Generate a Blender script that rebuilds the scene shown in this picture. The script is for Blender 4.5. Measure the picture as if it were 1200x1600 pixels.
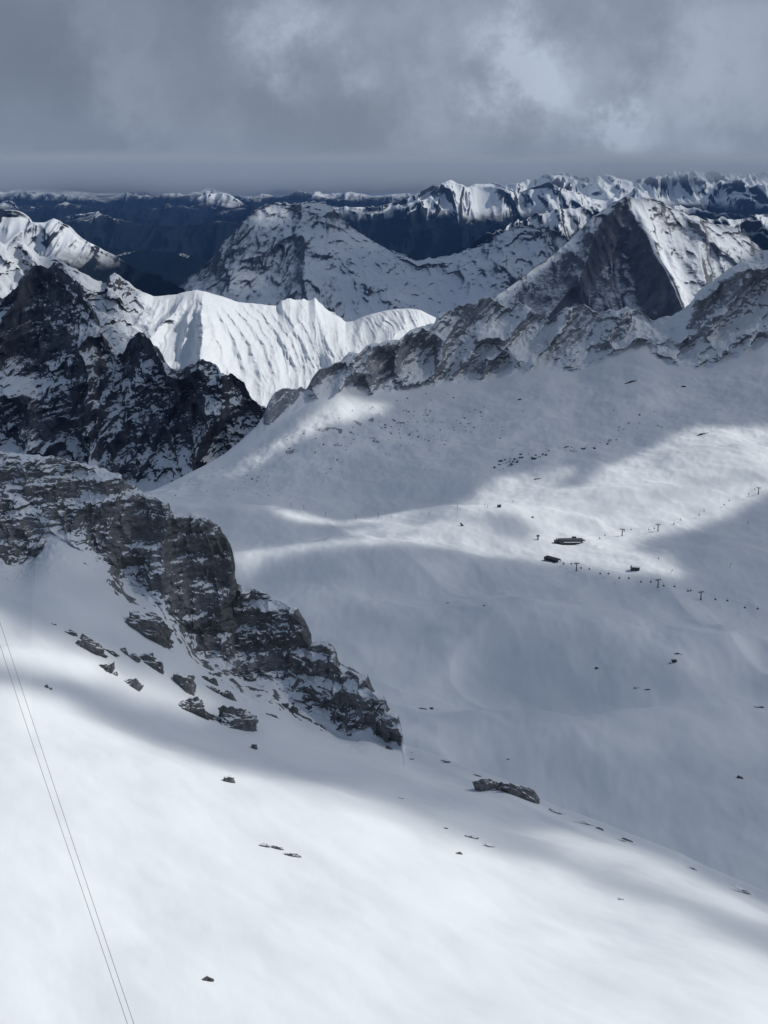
import bpy, bmesh, math, random
import numpy as np
from mathutils import Vector, Matrix
for o in list(bpy.data.objects): bpy.data.objects.remove(o, do_unlink=True)
scene = bpy.context.scene
col = scene.collection
# ------------------------------------------------------------------ camera
F = 2311.0; PITCH = math.radians(13.1); CP, SP = math.cos(PITCH), math.sin(PITCH)
scene.render.resolution_x, scene.render.resolution_y = 768, 1024
cd = bpy.data.cameras.new("camera"); cam = bpy.data.objects.new("camera", cd); col.objects.link(cam)
cd.sensor_fit = 'VERTICAL'; cd.sensor_height = 36.0; cd.lens = 36.0*F/1600.0
cd.clip_start = 0.5; cd.clip_end = 250000
cam.rotation_euler = (math.radians(90)-PITCH, 0, 0)
scene.camera = cam
# ------------------------------------------------------------------ light
SUN_AZ, SUN_EL = math.radians(66), math.radians(38)     # azimuth clockwise from the view direction (+Y)
S = np.array([math.sin(SUN_AZ)*math.cos(SUN_EL), math.cos(SUN_AZ)*math.cos(SUN_EL), math.sin(SUN_EL)])
ld = bpy.data.lights.new("sun", 'SUN'); ld.energy = 3.0; ld.angle = math.radians(0.5); ld.color = (1.0, 0.965, 0.91)
sun = bpy.data.objects.new("sun", ld); col.objects.link(sun)
sun.rotation_euler = Vector(S).to_track_quat('Z', 'Y').to_euler()
scene.view_settings.view_transform = 'Standard'; scene.view_settings.look = 'None'
scene.view_settings.exposure = 0; scene.view_settings.gamma = 1

def pdir(px, py):
    cx, cy = (px-600)/F, (800-py)/F
    v = np.array([cx, CP+cy*SP, -SP+cy*CP]); return v/np.linalg.norm(v)

class NT:
    def __init__(s, tree): s.t = tree; s.n = tree.nodes; s.l = tree.links
    def new(s, typ, **kw):
        n = s.n.new(typ)
        for k, v in kw.items(): setattr(n, k, v)
        return n
    def put(s, sock, v):
        if v is None: return
        if hasattr(v, 'node') or isinstance(v, bpy.types.NodeSocket): s.l.new(v, sock)
        else:
            if isinstance(v, (tuple, list)) and len(v) == 3 and sock.type == 'RGBA': v = (*v, 1)
            sock.default_value = v
    def math(s, op, a, b=None, c=None, clamp=False):
        n = s.new('ShaderNodeMath', operation=op, use_clamp=clamp)
        for i, v in enumerate((a, b, c)): s.put(n.inputs[i], v)
        return n.outputs[0]
    def vmath(s, op, a, b=None):
        n = s.new('ShaderNodeVectorMath', operation=op)
        s.put(n.inputs[0], a); s.put(n.inputs[1], b)
        return n.outputs['Value'] if op in ('LENGTH', 'DISTANCE', 'DOT_PRODUCT') else n.outputs[0]
    def mix(s, f, a, b):
        n = s.new('ShaderNodeMix', data_type='RGBA')
        s.put(n.inputs[0], f); s.put(n.inputs[6], a); s.put(n.inputs[7], b); return n.outputs[2]
    def ramp(s, v, a, b, c=0.0, d=1.0):
        n = s.new('ShaderNodeMapRange', interpolation_type='SMOOTHSTEP')
        for i, x in enumerate((v, a, b, c, d)): s.put(n.inputs[i], x)
        return n.outputs[0]
    def noise(s, vec, scale, detail=5, rough=0.55, dist=0.0):
        n = s.new('ShaderNodeTexNoise'); s.put(n.inputs['Vector'], vec)
        n.inputs['Scale'].default_value = scale; n.inputs['Detail'].default_value = detail
        n.inputs['Roughness'].default_value = rough; n.inputs['Distortion'].default_value = dist
        return n
    def mapping(s, vec, rot=(0, 0, 0), scale=(1, 1, 1)):
        n = s.new('ShaderNodeMapping'); s.put(n.inputs[0], vec)
        n.inputs['Rotation'].default_value = rot; n.inputs['Scale'].default_value = scale
        return n.outputs[0]

world = bpy.data.worlds.new("World"); scene.world = world; world.use_nodes = True
w = NT(world.node_tree); w.n.clear()
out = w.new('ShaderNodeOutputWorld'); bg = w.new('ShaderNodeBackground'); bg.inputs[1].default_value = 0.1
sky = w.new('ShaderNodeTexSky', sky_type='NISHITA'); sky.sun_disc = False
sky.sun_elevation = SUN_EL; sky.sun_rotation = SUN_AZ
tc = w.new('ShaderNodeTexCoord'); D = tc.outputs['Generated']
n1 = w.noise(D, 5.0, 6, 0.6, 0.2); n2 = w.noise(D, 14.0, 6, 0.62); n3 = w.noise(D, 2.2, 3, 0.5)
warp = w.vmath('ADD', D, w.vmath('MULTIPLY', w.vmath('SUBTRACT', n2.outputs['Color'], (0.5, 0.5, 0.5)), (0.13, 0.13, 0.13)))
cloud = w.mix(w.math('ADD', w.ramp(n1.outputs[0], 0.33, 0.66, 0, .65), w.ramp(n2.outputs[0], 0.35, 0.65, 0, .35)), (1.75, 2.12, 2.85), (2.7, 3.2, 4.15))
# brighter, thinner places in the cloud
SPOTS = [(450, 25, .045, .45), (500, 30, .03, .5), (490, 90, .04, .45), (560, 130, .03, .65), (600, 60, .06, .2), (420, 60, .05, .3), (820, 120, .05, .75), (800, 175, .04, .5), (870, 90, .045, .45), (985, 190, .032, .95), (900, 165, .04, .35), (740, 60, .07, .28), (700, 150, .06, .2), (1000, 80, .09, .08), (240, 130, .06, .26), (90, 230, .06, .14), (360, 240, .05, .18), (700, 235, .06, .25), (240, 200, .04, .18), (1150, 40, .12, .10), (1110, 200, .14, .26), (1180, 120, .12, .10), (170, 60, .06, .12)]
acc = None
for (px, py, rad, a) in SPOTS:
    d = w.vmath('DISTANCE', warp, tuple(pdir(px, py)))
    g = w.ramp(d, 0.0, rad, a, 0.0); acc = g if acc is None else w.math('ADD', acc, g)
acc = w.math('MULTIPLY', acc, w.ramp(n2.outputs[0], 0.34, 0.64, 0.35, 1.35))
cloud = w.mix(w.math('MINIMUM', acc, 1.0), cloud, (4.5, 5.2, 6.4))
for (px, py, rad, a, c) in [(110, 200, .11, .5, (1.25, 1.62, 2.2)), (330, 110, .11, .45, (1.55, 1.85, 2.55)), (600, 190, .14, .4, (1.9, 2.3, 2.75))]:
    d = w.vmath('DISTANCE', warp, tuple(pdir(px, py)))
    cloud = w.mix(w.ramp(d, 0.0, rad, a, 0.0), cloud, c)
sep = w.new('ShaderNodeSeparateXYZ'); w.put(sep.inputs[0], D)
cover = w.math('SUBTRACT', 1.0, w.math('MULTIPLY', w.ramp(sep.outputs[2], 0.25, 0.8), w.ramp(n3.outputs[0], 0.35, 0.6, 0.2, 0.75)))
added_glow = w.ramp(w.vmath('DISTANCE', D, tuple(float(v) for v in S)), 0.0, 0.62, 1.0, 0.0)   # bright lobe added round the unseen sun so relief shows in shade
lowm = w.ramp(w.math('ADD', sep.outputs[2], w.math('MULTIPLY', w.math('SUBTRACT', n1.outputs[0], 0.5), 0.16)), 0.0, 0.05, 0.35, 0.0)
cloud = w.mix(lowm, cloud, (2.2, 2.68, 3.6))
cloud = w.vmath('SCALE', cloud); cloud.node.inputs['Scale'].default_value = 1.0; w.put(cloud.node.inputs['Scale'], w.ramp(sep.outputs[2], 0.14, 0.5, 1.0, 0.72))
w.put(bg.inputs[0], w.mix(added_glow, w.mix(cover, sky.outputs[0], cloud), (8.0, 8.4, 8.8)))
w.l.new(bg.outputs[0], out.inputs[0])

# ------------------------------------------------------------------ numpy noise
rng = np.random.RandomState(7)
PERM = rng.permutation(512).astype(np.int32); PERM = np.concatenate([PERM, PERM, PERM])
GR = rng.normal(size=(512, 3)); GR = (GR/np.linalg.norm(GR, axis=1)[:, None]).astype(np.float32)
def perlin(x, y, z):
    xi, yi, zi = np.floor(x), np.floor(y), np.floor(z)
    fx, fy, fz = (x-xi).astype(np.float32), (y-yi).astype(np.float32), (z-zi).astype(np.float32)
    xi, yi, zi = xi.astype(np.int64) & 511, yi.astype(np.int64) & 511, zi.astype(np.int64) & 511
    u, v, q = [t*t*t*(t*(t*6-15)+10) for t in (fx, fy, fz)]
    r = 0
    for dx in (0, 1):
        wx = u if dx else 1-u; ax = PERM[xi+dx]
        for dy in (0, 1):
            wy = v if dy else 1-v; axy = PERM[ax+yi+dy]
            for dz in (0, 1):
                wz = q if dz else 1-q; g = GR[PERM[axy+zi+dz]]
                r = r + wx*wy*wz*(g[..., 0]*(fx-dx)+g[..., 1]*(fy-dy)+g[..., 2]*(fz-dz))
    return r*1.5
def fbm(x, y, z, octv=5, lac=2.03, gain=0.5):
    r = 0; a = 1.0; t = 0
    for i in range(octv):
        r = r + a*perlin(x+17.3*i, y+5.1*i, z+9.7*i); t += a; a *= gain
        x, y, z = (x*0.8-y*0.6)*lac, (x*0.6+y*0.8)*lac, z*lac
    return r/t*1.4
def ridged(x, y, z, octv=5, lac=2.07, gain=0.5):
    r = 0; a = 1.0; t = 0; wgt = 1.0
    for i in range(octv):
        n = 1-np.abs(perlin(x+7.3*i, y+15.1*i, z+3.7*i))*1.8; n = np.clip(n, 0, 1)**2*wgt
        wgt = np.clip(n*1.6, 0, 1); r = r + a*n; t += a; a *= gain
        x, y, z = (x*0.8-y*0.6)*lac, (x*0.6+y*0.8)*lac, z*lac
    return r/t
def sstep(a, b, x):
    t = np.clip((x-a)/(b-a), 0, 1); return t*t*(3-2*t)

# ------------------------------------------------------------------ terrain lofting
def zof(py, Y):            # height of a point at forward distance Y seen at row py
    cy = (800-np.asarray(py, float))/F
    return Y*(-SP+cy*CP)/(CP+cy*SP)
def xof(px, Y, Z): return (px-600)/F*(Y*CP-Z*SP)
def project(X, Y, Z):
    d = Y*CP-Z*SP
    return 600+F*X/d, 800-F*(Y*SP+Z*CP)/d
def ground(L, px, py):
    """point of a terrain grid seen first at this place; returns its position and distance"""
    c = int(np.argmin(np.abs(L['PX']-px))); X, Y, Z = L['X'][:, c], L['Y'][:, c], L['Z'][:, c]
    p = project(X, Y, Z)[1]; i = np.where(p <= py)[0]
    i = i[0] if len(i) else len(p)-1
    if i == 0: return Vector((X[0], Y[0], Z[0]))
    f = (p[i-1]-py)/(p[i-1]-p[i]+1e-9); f = min(max(f, 0), 1)
    Yv = Y[i-1]*(1-f)+Y[i]*f; Zv = Z[i-1]*(1-f)+Z[i]*f
    return Vector((xof(px, Yv, Zv), Yv, Zv))
def curve(pts, PX, smooth=0, raw=False):
    """pts = (px, py, r) or with raw (px, z, r); gives Y and Z along PX"""
    a = np.array(pts, float); xs = np.arange(PX[0]-200, PX[-1]+200, 1.0)
    p = np.interp(xs, a[:, 0], a[:, 1]); r = np.interp(xs, a[:, 0], a[:, 2])
    def sm(v, k):
        if k <= 0: return v
        n_ = int(3*k+1); t = np.arange(-n_, n_+1); g = np.exp(-(t/k)**2/2); g /= g.sum()
        return np.convolve(np.pad(v, n_, mode='edge'), g, 'valid')
    p = sm(p, smooth); r = sm(r, max(smooth, 12))
    p, r = np.interp(PX, xs, p), np.interp(PX, xs, r)
    return r, (p if raw else zof(p, r))
def loft(curves, PX, rows):
    """curves: list of (Y, Z) arrays; rows: number of rows per segment -> Y, Z, T grids"""
    YY = np.array([c[0] for c in curves]); ZZ = np.array([c[1] for c in curves])
    def slopes(A):
        d = np.diff(A, axis=0); m = np.zeros_like(A)
        p = d[:-1]*d[1:]; ok = p > 0
        m[1:-1][ok] = 2*p[ok]/(d[:-1]+d[1:])[ok]
        m[0] = d[0]; m[-1] = d[-1]; return m
    mY, mZ = slopes(YY), slopes(ZZ)
    oy, oz, ot = [], [], []
    for k, n in enumerate(rows):
        last = k == len(rows)-1
        for i in range(n+1 if last else n):
            u = i/n; h00 = 2*u**3-3*u**2+1; h10 = u**3-2*u**2+u; h01 = -2*u**3+3*u**2; h11 = u**3-u**2
            oy.append(h00*YY[k]+h10*mY[k]+h01*YY[k+1]+h11*mY[k+1])
            oz.append(h00*ZZ[k]+h10*mZ[k]+h01*ZZ[k+1]+h11*mZ[k+1]); ot.append(np.full(len(PX), k+u))
    Y, Z, T = np.array(oy), np.array(oz), np.array(ot)
    return xof(PX[None, :], Y, Z), Y, Z, T
def grid_mesh(name, X, Y, Z, mat, attrs=None, r0=0, r1=None, kind='structure'):
    X, Y, Z = X[r0:r1], Y[r0:r1], Z[r0:r1]
    nr, nc = X.shape
    me = bpy.data.meshes.new(name)
    co = np.stack([X, Y, Z], -1).reshape(-1, 3).astype(np.float32)
    me.vertices.add(nr*nc); me.vertices.foreach_set('co', co.ravel())
    i = np.arange(nr*nc).reshape(nr, nc)
    q = np.stack([i[:-1, :-1], i[:-1, 1:], i[1:, 1:], i[1:, :-1]], -1).reshape(-1, 4).astype(np.int32)
    me.loops.add(q.size); me.polygons.add(len(q))
    me.loops.foreach_set('vertex_index', q.ravel())
    me.polygons.foreach_set('loop_start', np.arange(0, q.size, 4, dtype=np.int32))
    me.polygons.foreach_set('use_smooth', np.ones(len(q), bool))
    me.update(calc_edges=True)
    for k, v in (attrs or {}).items():
        a = me.attributes.new(k, 'FLOAT', 'POINT'); a.data.foreach_set('value', v[r0:r1].astype(np.float32).ravel())
    me.materials.append(mat)
    o = bpy.data.objects.new(name, me); col.objects.link(o)
    if kind: o['kind'] = kind
    return o
def seg_px(*spec):          # (start, step), ..., end
    out = []
    for (a, st), nx in zip(spec[:-1], [q[0] if isinstance(q, tuple) else q for q in spec[1:]]):
        out.append(np.arange(a, nx, st))
    out.append(np.array([spec[-1]])); return np.concatenate(out)
def poly_field(px, py, poly, soft):
    """1 inside polygon, 0 outside, soft edge (picture-sized units used only to say where on the ground the patch lies)"""
    P = np.array(poly, float); n = len(P); d2 = np.full(px.shape, 1e12); ins = np.zeros(px.shape, bool)
    for i in range(n):
        ax, ay = P[i]; bx, by = P[(i+1) % n]; ex, ey = bx-ax, by-ay
        t = np.clip(((px-ax)*ex+(py-ay)*ey)/(ex*ex+ey*ey+1e-9), 0, 1)
        d2 = np.minimum(d2, (px-ax-t*ex)**2+(py-ay-t*ey)**2)
        c = ((ay > py) != (by > py)) & (px < (bx-ax)*(py-ay)/((by-ay) if by != ay else 1e-9)+ax)
        ins ^= c
    d = np.sqrt(d2)*np.where(ins, 1, -1)
    return sstep(-soft, soft, d)

# ------------------------------------------------------------------ materials
def new_mat(name):
    m = bpy.data.materials.new(name); m.use_nodes = True; t = NT(m.node_tree); t.n.clear()
    return m, t, t.new('ShaderNodeOutputMaterial')
def terrain_mat(name, thr=0.7, width=0.06, nscale=0.05, namp=0.5, strata=None, rock=((.075, .077, .085), (.17, .172, .18)),
                snow=(.815, .855, .885), bump=0.5, bscale=0.3, snow_bump=0.15, warm=0.0, snowline=None, low=(.02, .028, .03), fine=None, sscale=0.12):
    """snow that lies where the ground is flat enough, rock where it is steep; 'bias' attribute adds rock"""
    m, t, o = new_mat(name)
    geo = t.new('ShaderNodeNewGeometry'); P = geo.outputs['Position']
    sp = t.new('ShaderNodeSeparateXYZ'); t.put(sp.inputs[0], geo.outputs['Normal'])
    at = t.new('ShaderNodeAttribute'); at.attribute_name = 'bias'
    if strata:
        rot, sc = strata; Q = t.mapping(t.mapping(P, rot=rot), scale=sc)
    else: Q = P
    na = t.noise(Q, nscale, 9, 0.62, 0.3).outputs[0]
    nb = t.noise(P, nscale*0.23, 4, 0.5).outputs[0]
    nn = t.math('ADD', t.math('MULTIPLY', t.math('SUBTRACT', na, 0.5), namp), t.math('MULTIPLY', t.math('SUBTRACT', nb, 0.5), namp*0.5))
    v = t.math('SUBTRACT', t.math('ADD', sp.outputs[2], nn), at.outputs['Fac'])
    if fine:
        nf = t.noise(P, fine[0], 6, 0.6).outputs[0]; v = t.math('ADD', v, t.math('MULTIPLY', t.math('SUBTRACT', nf, 0.5), fine[1]))
    sm = t.ramp(v, thr-width, thr+width)
    # rock colour
    rn = t.noise(Q, bscale, 8, 0.65).outputs[0]; rn2 = t.noise(P, bscale*0.13, 4, 0.6).outputs[0]
    rc = t.mix(t.ramp(rn, 0.32, 0.68), rock[0], rock[1])
    rc = t.mix(t.ramp(rn2, 0.35, 0.65, 0, 0.6), rc, tuple(c*0.6 for c in rock[0]))
    if warm: rc = t.mix(t.math('MULTIPLY', t.ramp(t.noise(P, bscale*0.31, 5, 0.6).outputs[0], 0.5, 0.7), warm), rc, (.2, .165, .13))
    if snowline is not None:
        s2 = t.new('ShaderNodeSeparateXYZ'); t.put(s2.inputs[0], P)
        zz = t.math('ADD', s2.outputs[2], t.math('MULTIPLY', t.math('SUBTRACT', t.noise(P, snowline[2], 6, 0.6).outputs[0], 0.5), snowline[3]))
        hi = t.ramp(zz, snowline[0], snowline[1])
        rc = t.mix(hi, low, rc); sm = t.math('MULTIPLY', sm, hi)
    sn = t.noise(P, sscale, 6, 0.5).outputs[0]
    sc_ = t.mix(t.ramp(sn, 0.3, 0.7), snow, tuple(c*0.965 for c in snow))
    color = t.mix(sm, rc, sc_)
    b = t.new('ShaderNodeBsdfPrincipled'); t.put(b.inputs['Base Color'], color)
    t.put(b.inputs['Roughness'], t.math('ADD', 0.85, t.math('MULTIPLY', sm, -0.2)))
    b.inputs['Specular IOR Level'].default_value = 0.0 if (snowline is not None or thr > 2) else 0.12
    h = t.math('ADD', t.math('MULTIPLY', rn, t.math('SUBTRACT', 1.0, sm)), t.math('MULTIPLY', sm, t.math('ADD', 0.25, t.math('MULTIPLY', sn, snow_bump))))
    bp = t.new('ShaderNodeBump'); bp.inputs['Strength'].default_value = bump; bp.inputs['Distance'].default_value = 1.0/bscale*0.35
    t.put(bp.inputs['Height'], h); t.l.new(bp.outputs[0], b.inputs['Normal'])
    t.l.new(b.outputs[0], o.inputs[0]); return m

R = math.radians
MSLOPE = terrain_mat('foreground_snow_and_rock', thr=0.83, width=0.03, nscale=0.26, namp=0.24, strata=((0, R(-5), 0), (0.45, 0.45, 1.7)), bscale=0.55, bump=0.6,
                     rock=((.115, .121, .13), (.27, .275, .285)), warm=0.10, fine=(2.4, 0.30), snow_bump=0.22, sscale=0.07)
MPLATT = terrain_mat('plateau_snow_and_rock', thr=0.67, width=0.04, nscale=0.05, namp=0.36, strata=((0, R(44), 0), (0.25, 0.6, 2.2)), bscale=0.14, bump=0.6,
                     rock=((.215, .23, .255), (.42, .435, .46)), warm=0.06, fine=(0.22, 0.75), snow_bump=0.06, sscale=0.012)
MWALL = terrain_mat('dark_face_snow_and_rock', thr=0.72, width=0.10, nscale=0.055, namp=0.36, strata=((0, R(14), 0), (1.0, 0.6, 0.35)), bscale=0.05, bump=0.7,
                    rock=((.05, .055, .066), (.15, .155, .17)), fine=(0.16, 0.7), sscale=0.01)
MCOMB = terrain_mat('bright_comb_snow_and_rock', thr=0.42, width=0.04, nscale=0.016, namp=0.35, bscale=0.03, bump=0.4,
                    rock=((.07, .07, .08), (.17, .17, .18)), fine=(0.06, 0.4), snow_bump=0.25, sscale=0.012)
MFAR = terrain_mat('distant_mountain_snow_and_rock', thr=0.72, width=0.15, nscale=0.013, namp=0.4, strata=((0, R(12), 0), (1.0, 0.5, 0.3)), bscale=0.02, bump=0.55,
                   rock=((.075, .082, .10), (.20, .21, .235)), fine=(0.055, 0.45), snow_bump=0.3, sscale=0.004)
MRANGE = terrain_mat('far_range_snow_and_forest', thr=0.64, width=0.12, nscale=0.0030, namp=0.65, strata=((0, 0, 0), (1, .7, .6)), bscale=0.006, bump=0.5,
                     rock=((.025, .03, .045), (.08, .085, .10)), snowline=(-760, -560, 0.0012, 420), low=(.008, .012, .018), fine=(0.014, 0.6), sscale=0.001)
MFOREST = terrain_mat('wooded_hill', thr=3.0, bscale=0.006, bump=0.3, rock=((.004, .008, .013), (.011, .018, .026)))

# ------------------------------------------------------------------ 1. foreground slope and cliff
PX = seg_px((-350, 5), (-20, 1.0), (645, 2.2), 1560)
TOP = [(-350, 690), (-200, 700), (-80, 706), (0, 712), (60, 714), (130, 727), (160, 736), (185, 742), (197, 757), (212, 771), (240, 778), (262, 788), (270, 800), (285, 806), (300, 808), (322, 812), (335, 826), (352, 840), (362, 858), (365, 885), (367, 912), (385, 920), (410, 928), (425, 940), (442, 950), (462, 956), (470, 966), (478, 985), (486, 1006), (500, 1006), (512, 1010), (522, 1018), (531, 1040), (545, 1046), (560, 1055), (575, 1062), (584, 1085), (600, 1093), (608, 1112), (622, 1120), (627, 1140), (630, 1171), (660, 1180), (735, 1208), (790, 1228), (843, 1257), (870, 1270), (940, 1296), (1000, 1321), (1060, 1345), (1100, 1366), (1150, 1388), (1200, 1410), (1560, 1590)]
BASE = [(-350, 870), (-100, 880), (0, 893), (30, 892), (52, 878), (74, 850), (98, 844), (125, 860), (150, 885), (172, 898), (190, 925), (215, 938), (250, 948), (268, 972), (290, 1000), (300, 1022), (320, 1040), (350, 1050), (385, 1072), (420, 1080), (445, 1100), (470, 1118), (500, 1128), (525, 1148), (550, 1154), (575, 1150), (600, 1164), (628, 1174)]
rT = [(-350, 415), (0, 417), (200, 420), (365, 414), (500, 396), (628, 366), (735, 337), (843, 316), (1000, 291), (1200, 256), (1560, 225)]
rB = [(-350, 372), (0, 378), (90, 398), (200, 390), (300, 386), (365, 383), (500, 374), (628, 363)]
base_end = [(p, y) for p, y in TOP if p > 628]
def withr(c, r): 
    a = np.array(r, float); return [(p, y, np.interp(p, a[:, 0], a[:, 1])) for p, y in c]
cT = curve(withr(TOP, rT), PX, 1.5)
# the base meets the top beyond the cliff; there it stays a little in front as the rounded shoulder of the slope
bs = withr(BASE, rB) + [(p, y+10, np.interp(p, [640, 735, 1200, 1560], [358, 326, 240, 212])) for p, y in base_end]
cB = curve(bs, PX, 8)
def C(pts, sm=40): return curve(pts, PX, sm)
c0 = C([(-350, 2300, 60), (600, 2300, 62), (1560, 2300, 66)])
c1 = C([(-350, 1900, 98), (600, 1900, 103), (1560, 1900, 112)])
c2 = C([(-350, 1600, 130), (0, 1600, 134), (600, 1600, 149), (1200, 1600, 168), (1560, 1720, 162)])
c3 = C([(-350, 1400, 156), (0, 1400, 163), (600, 1410, 195), (900, 1450, 205), (1200, 1512, 192), (1560, 1660, 174)])
c4 = C([(-350, 1190, 210), (0, 1190, 219), (300, 1210, 240), (600, 1270, 260), (900, 1350, 248), (1200, 1462, 206), (1560, 1625, 186)])
c5 = C([(-350, 1010, 290), (0, 1020, 300), (150, 1045, 315), (300, 1130, 318), (450, 1190, 310), (600, 1215, 318), (900, 1304, 280), (1050, 1365, 250), (1200, 1438, 222), (1560, 1604, 198)])
back1 = (cT[0]+7, cT[1]-1.5); back2 = (cT[0]+45, cT[1]-70); back3 = (cT[0]+190, cT[1]*0-372)
X, Y, Z, T = loft([c0, c1, c2, c3, c4, c5, cB, cT, back1, back2, back3], PX, [12, 25, 50, 60, 70, 70, 330, 10, 20, 15])
cBs = curve(bs, PX, 34); k5 = 12+25+50+60+70
Xs, Ys, Zs, Ts = loft([c0, c1, c2, c3, c4, c5, cBs], PX, [12, 25, 50, 60, 70, 70]); q = sstep(5.45, 6.0, Ts)
n6 = Xs.shape[0]; Y[:n6] = Ys*(1-q)+Y[:n6]*q; Z[:n6] = Zs*(1-q)+Z[:n6]*q; X[:n6] = Xs*(1-q)+X[:n6]*q
PXG = np.broadcast_to(PX[None, :], X.shape)
cliffness = 1-sstep(606, 640, PXG)
vv = np.clip(T-6, 0, 1); wn = sstep(0, .12, vv)*(1-sstep(7.0, 8.6, T))*(T > 6)
# big snow undulation
und = fbm(X/60, Y/60, X*0+3.1, 3)*2.4 + fbm(X/24+Y/60, Y/34, X*0+1.7, 4)*0.75 + fbm(X/5+Y/14, Y/9, X*0+8.7, 4)*0.07
sw = sstep(0.5, 2, T)*(1-sstep(5.6, 6.0, T))
Z = Z+und*sw
# rolling lip on the left where the snow catches the light
lip = np.exp(-((T-5.0-(PXG-100)*0.0005)/0.10)**2)*(1-sstep(150, 330, PXG)); Z = Z+lip*1.6
# rock face: ledges, buttresses, joints
s = (Z-0.06*X+fbm(X/30, Y/30, Z/30, 3)*3.0)/6.2
fr = s-np.floor(s); stair = np.floor(s)+sstep(0.62, 1.0, fr)
A = 3.0+2.6*fbm(X/18, Y/18, Z/40, 2)
led = (stair-s)*A
s2 = (Z-0.06*X+fbm(X/9, Y/9, Z/9, 2)*0.8)/1.7; fr2 = s2-np.floor(s2); led2 = (np.floor(s2)+sstep(0.5, 1, fr2)-s2)*(0.45+0.5*fbm(X/6, Y/6, Z/6, 2))
but = ridged(X/26, Y/60, Z/70, 4)*7.5-3.0
jnt = ridged(X/4.4+Z/60, Y/9, Z/26, 4)*2.8-1.1+ridged(X/13, Y/30, Z/60, 3)*3.0-1.3
fin = fbm(X/1.8, Y/1.8, Z/1.4, 4)*0.9
face = wn*cliffness
Y = Y+face*(led+led2-but-jnt-fin); Z = Z+face*fbm(X/2.2, Y/2.2, Z/2.2, 3)*0.6
X = X+face*(fbm(X/7, Z/7, Y/7+5, 4)*1.6)
# jagged crest and broken upper surface behind the edge
cw = ((T >= 7) & (T < 8.9))*(1-sstep(8.0, 8.9, T))*cliffness
Z = Z+cw*fbm(X/6, Y/6, X*0, 4)*0.8
# low rocky knobs where the snow slope breaks into stones beside the cliff
# (rows are kept for placing things on the slope)
L1 = dict(X=X, Y=Y, Z=Z, T=T, PX=PX)
bias = np.full(X.shape, -0.9)
fringe = poly_field(PXG, project(X, Y, Z)[1], [(60, 900), (190, 930), (280, 990), (330, 1040), (480, 1120), (560, 1160), (628, 1180), (560, 1168), (420, 1125), (330, 1085), (250, 1010)], 10)
bias = np.where(T > 5.98, (fbm(X/14, Y/14, Z/9, 3)*0.22+0.03)*cliffness-0.9*(1-cliffness), bias)
lowr = (T > 5.55) & (T <= 6.0)
sc_ = fbm(X/3.2, Y/3.2, Z/3.2, 4)+0.5*fbm(X/11, Y/11, Z*0+2, 3)
bias = np.where(lowr, -0.9+np.clip((sc_-0.22+0.35*sstep(5.75, 6.0, T))*5, 0, 1)*1.15*cliffness*sstep(5.6, 5.9, T)*sstep(100, 200, PXG), bias)
bias = np.where((T > 6.0) & (T < 6.22), bias-np.clip((-sc_+0.12)*4, 0, 1)*0.5*(1-sstep(6.1, 6.22, T)), bias)
Z = Z+lowr*np.clip(sc_-0.2, 0, 1)*1.3*cliffness*sstep(5.6, 5.9, T)*(1-sstep(5.97, 6, T))
# snow ramps that lie in the face (real snow lying on the steps)
pyy = project(X, Y, Z)[1]
for poly, a in [([(20, 775), (60, 790), (110, 840), (170, 890), (120, 880), (60, 820), (20, 800)], .5), ([(120, 765), (200, 775), (208, 795), (150, 790)], .5),
                ([(230, 745), (330, 812), (300, 812), (220, 770)], .15), ([(470, 1040), (530, 1075), (520, 1100), (480, 1070)], .3),
                ([(0, 720), (190, 742), (190, 752), (0, 728)], .6), ([(380, 920), (440, 950), (430, 962), (375, 935)], .5), ([(530, 1040), (600, 1095), (615, 1130), (570, 1110), (535, 1065)], .45),
                ([(180, 900), (270, 935), (270, 960), (200, 930)], .2)]:
    bias = bias-a*poly_field(PXG, pyy, poly, 8)*(T > 5.98)
rim = (T > 6.9)*(PXG > 640); edge = perlin(PXG/28, PXG*0, PXG*0+.5)
rz = sstep(6.72, 6.93, T+0.10*fbm(X/6, Y/6, Z/3, 3))*(1-sstep(7.1, 7.4, T)); bias = np.where((T > 6.2) & (PXG > 632) & (T < 7.6), -0.9+np.clip(edge*2.6-0.15+fbm(X/4, Y/4, Z/2, 4)*1.5, 0, 1)*1.2*rz*(1-sstep(1205, 1225, PXG)), bias)
# thin rock steps at the rim sit slightly raised
k6 = 12+25+50+60+70+70
grid_mesh('snow_slope', X, Y, Z, MSLOPE, {'bias': bias}, 0, k6+1)
grid_mesh('rock_cliff', X, Y, Z, MSLOPE, {'bias': bias}, k6, None)
PYL1 = project(X, Y, Z)[1]

# ------------------------------------------------------------------ 2. snow plateau with its rocky rim
PX = seg_px((-350, 6), (150, 2.0), (380, 1.25), (1210, 4), 1560)
TOP2 = [(-350, 800), (150, 785), (240, 766), (270, 752), (300, 737), (330, 722), (350, 710), (375, 690), (400, 667), (412, 650), (418, 632), (430, 612), (442, 607), (455, 609), (470, 605), (478, 608), (488, 592), (500, 575), (515, 572), (530, 566), (548, 550), (560, 552), (575, 540), (600, 533), (625, 530), (640, 516), (660, 510), (678, 505), (684, 492), (700, 486), (720, 478), (738, 474), (752, 466), (765, 463), (776, 470), (790, 480), (802, 484), (812, 473), (822, 478), (840, 490), (858, 500), (872, 490), (885, 480), (900, 481), (912, 475), (925, 484), (940, 492), (952, 484), (965, 486), (975, 478), (985, 483), (1000, 488), (1012, 497), (1022, 502), (1045, 494), (1065, 487), (1078, 475), (1092, 456), (1105, 444), (1120, 436), (1132, 424), (1148, 414), (1160, 408), (1175, 410), (1190, 414), (1210, 405), (1300, 370), (1560, 350)]
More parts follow.
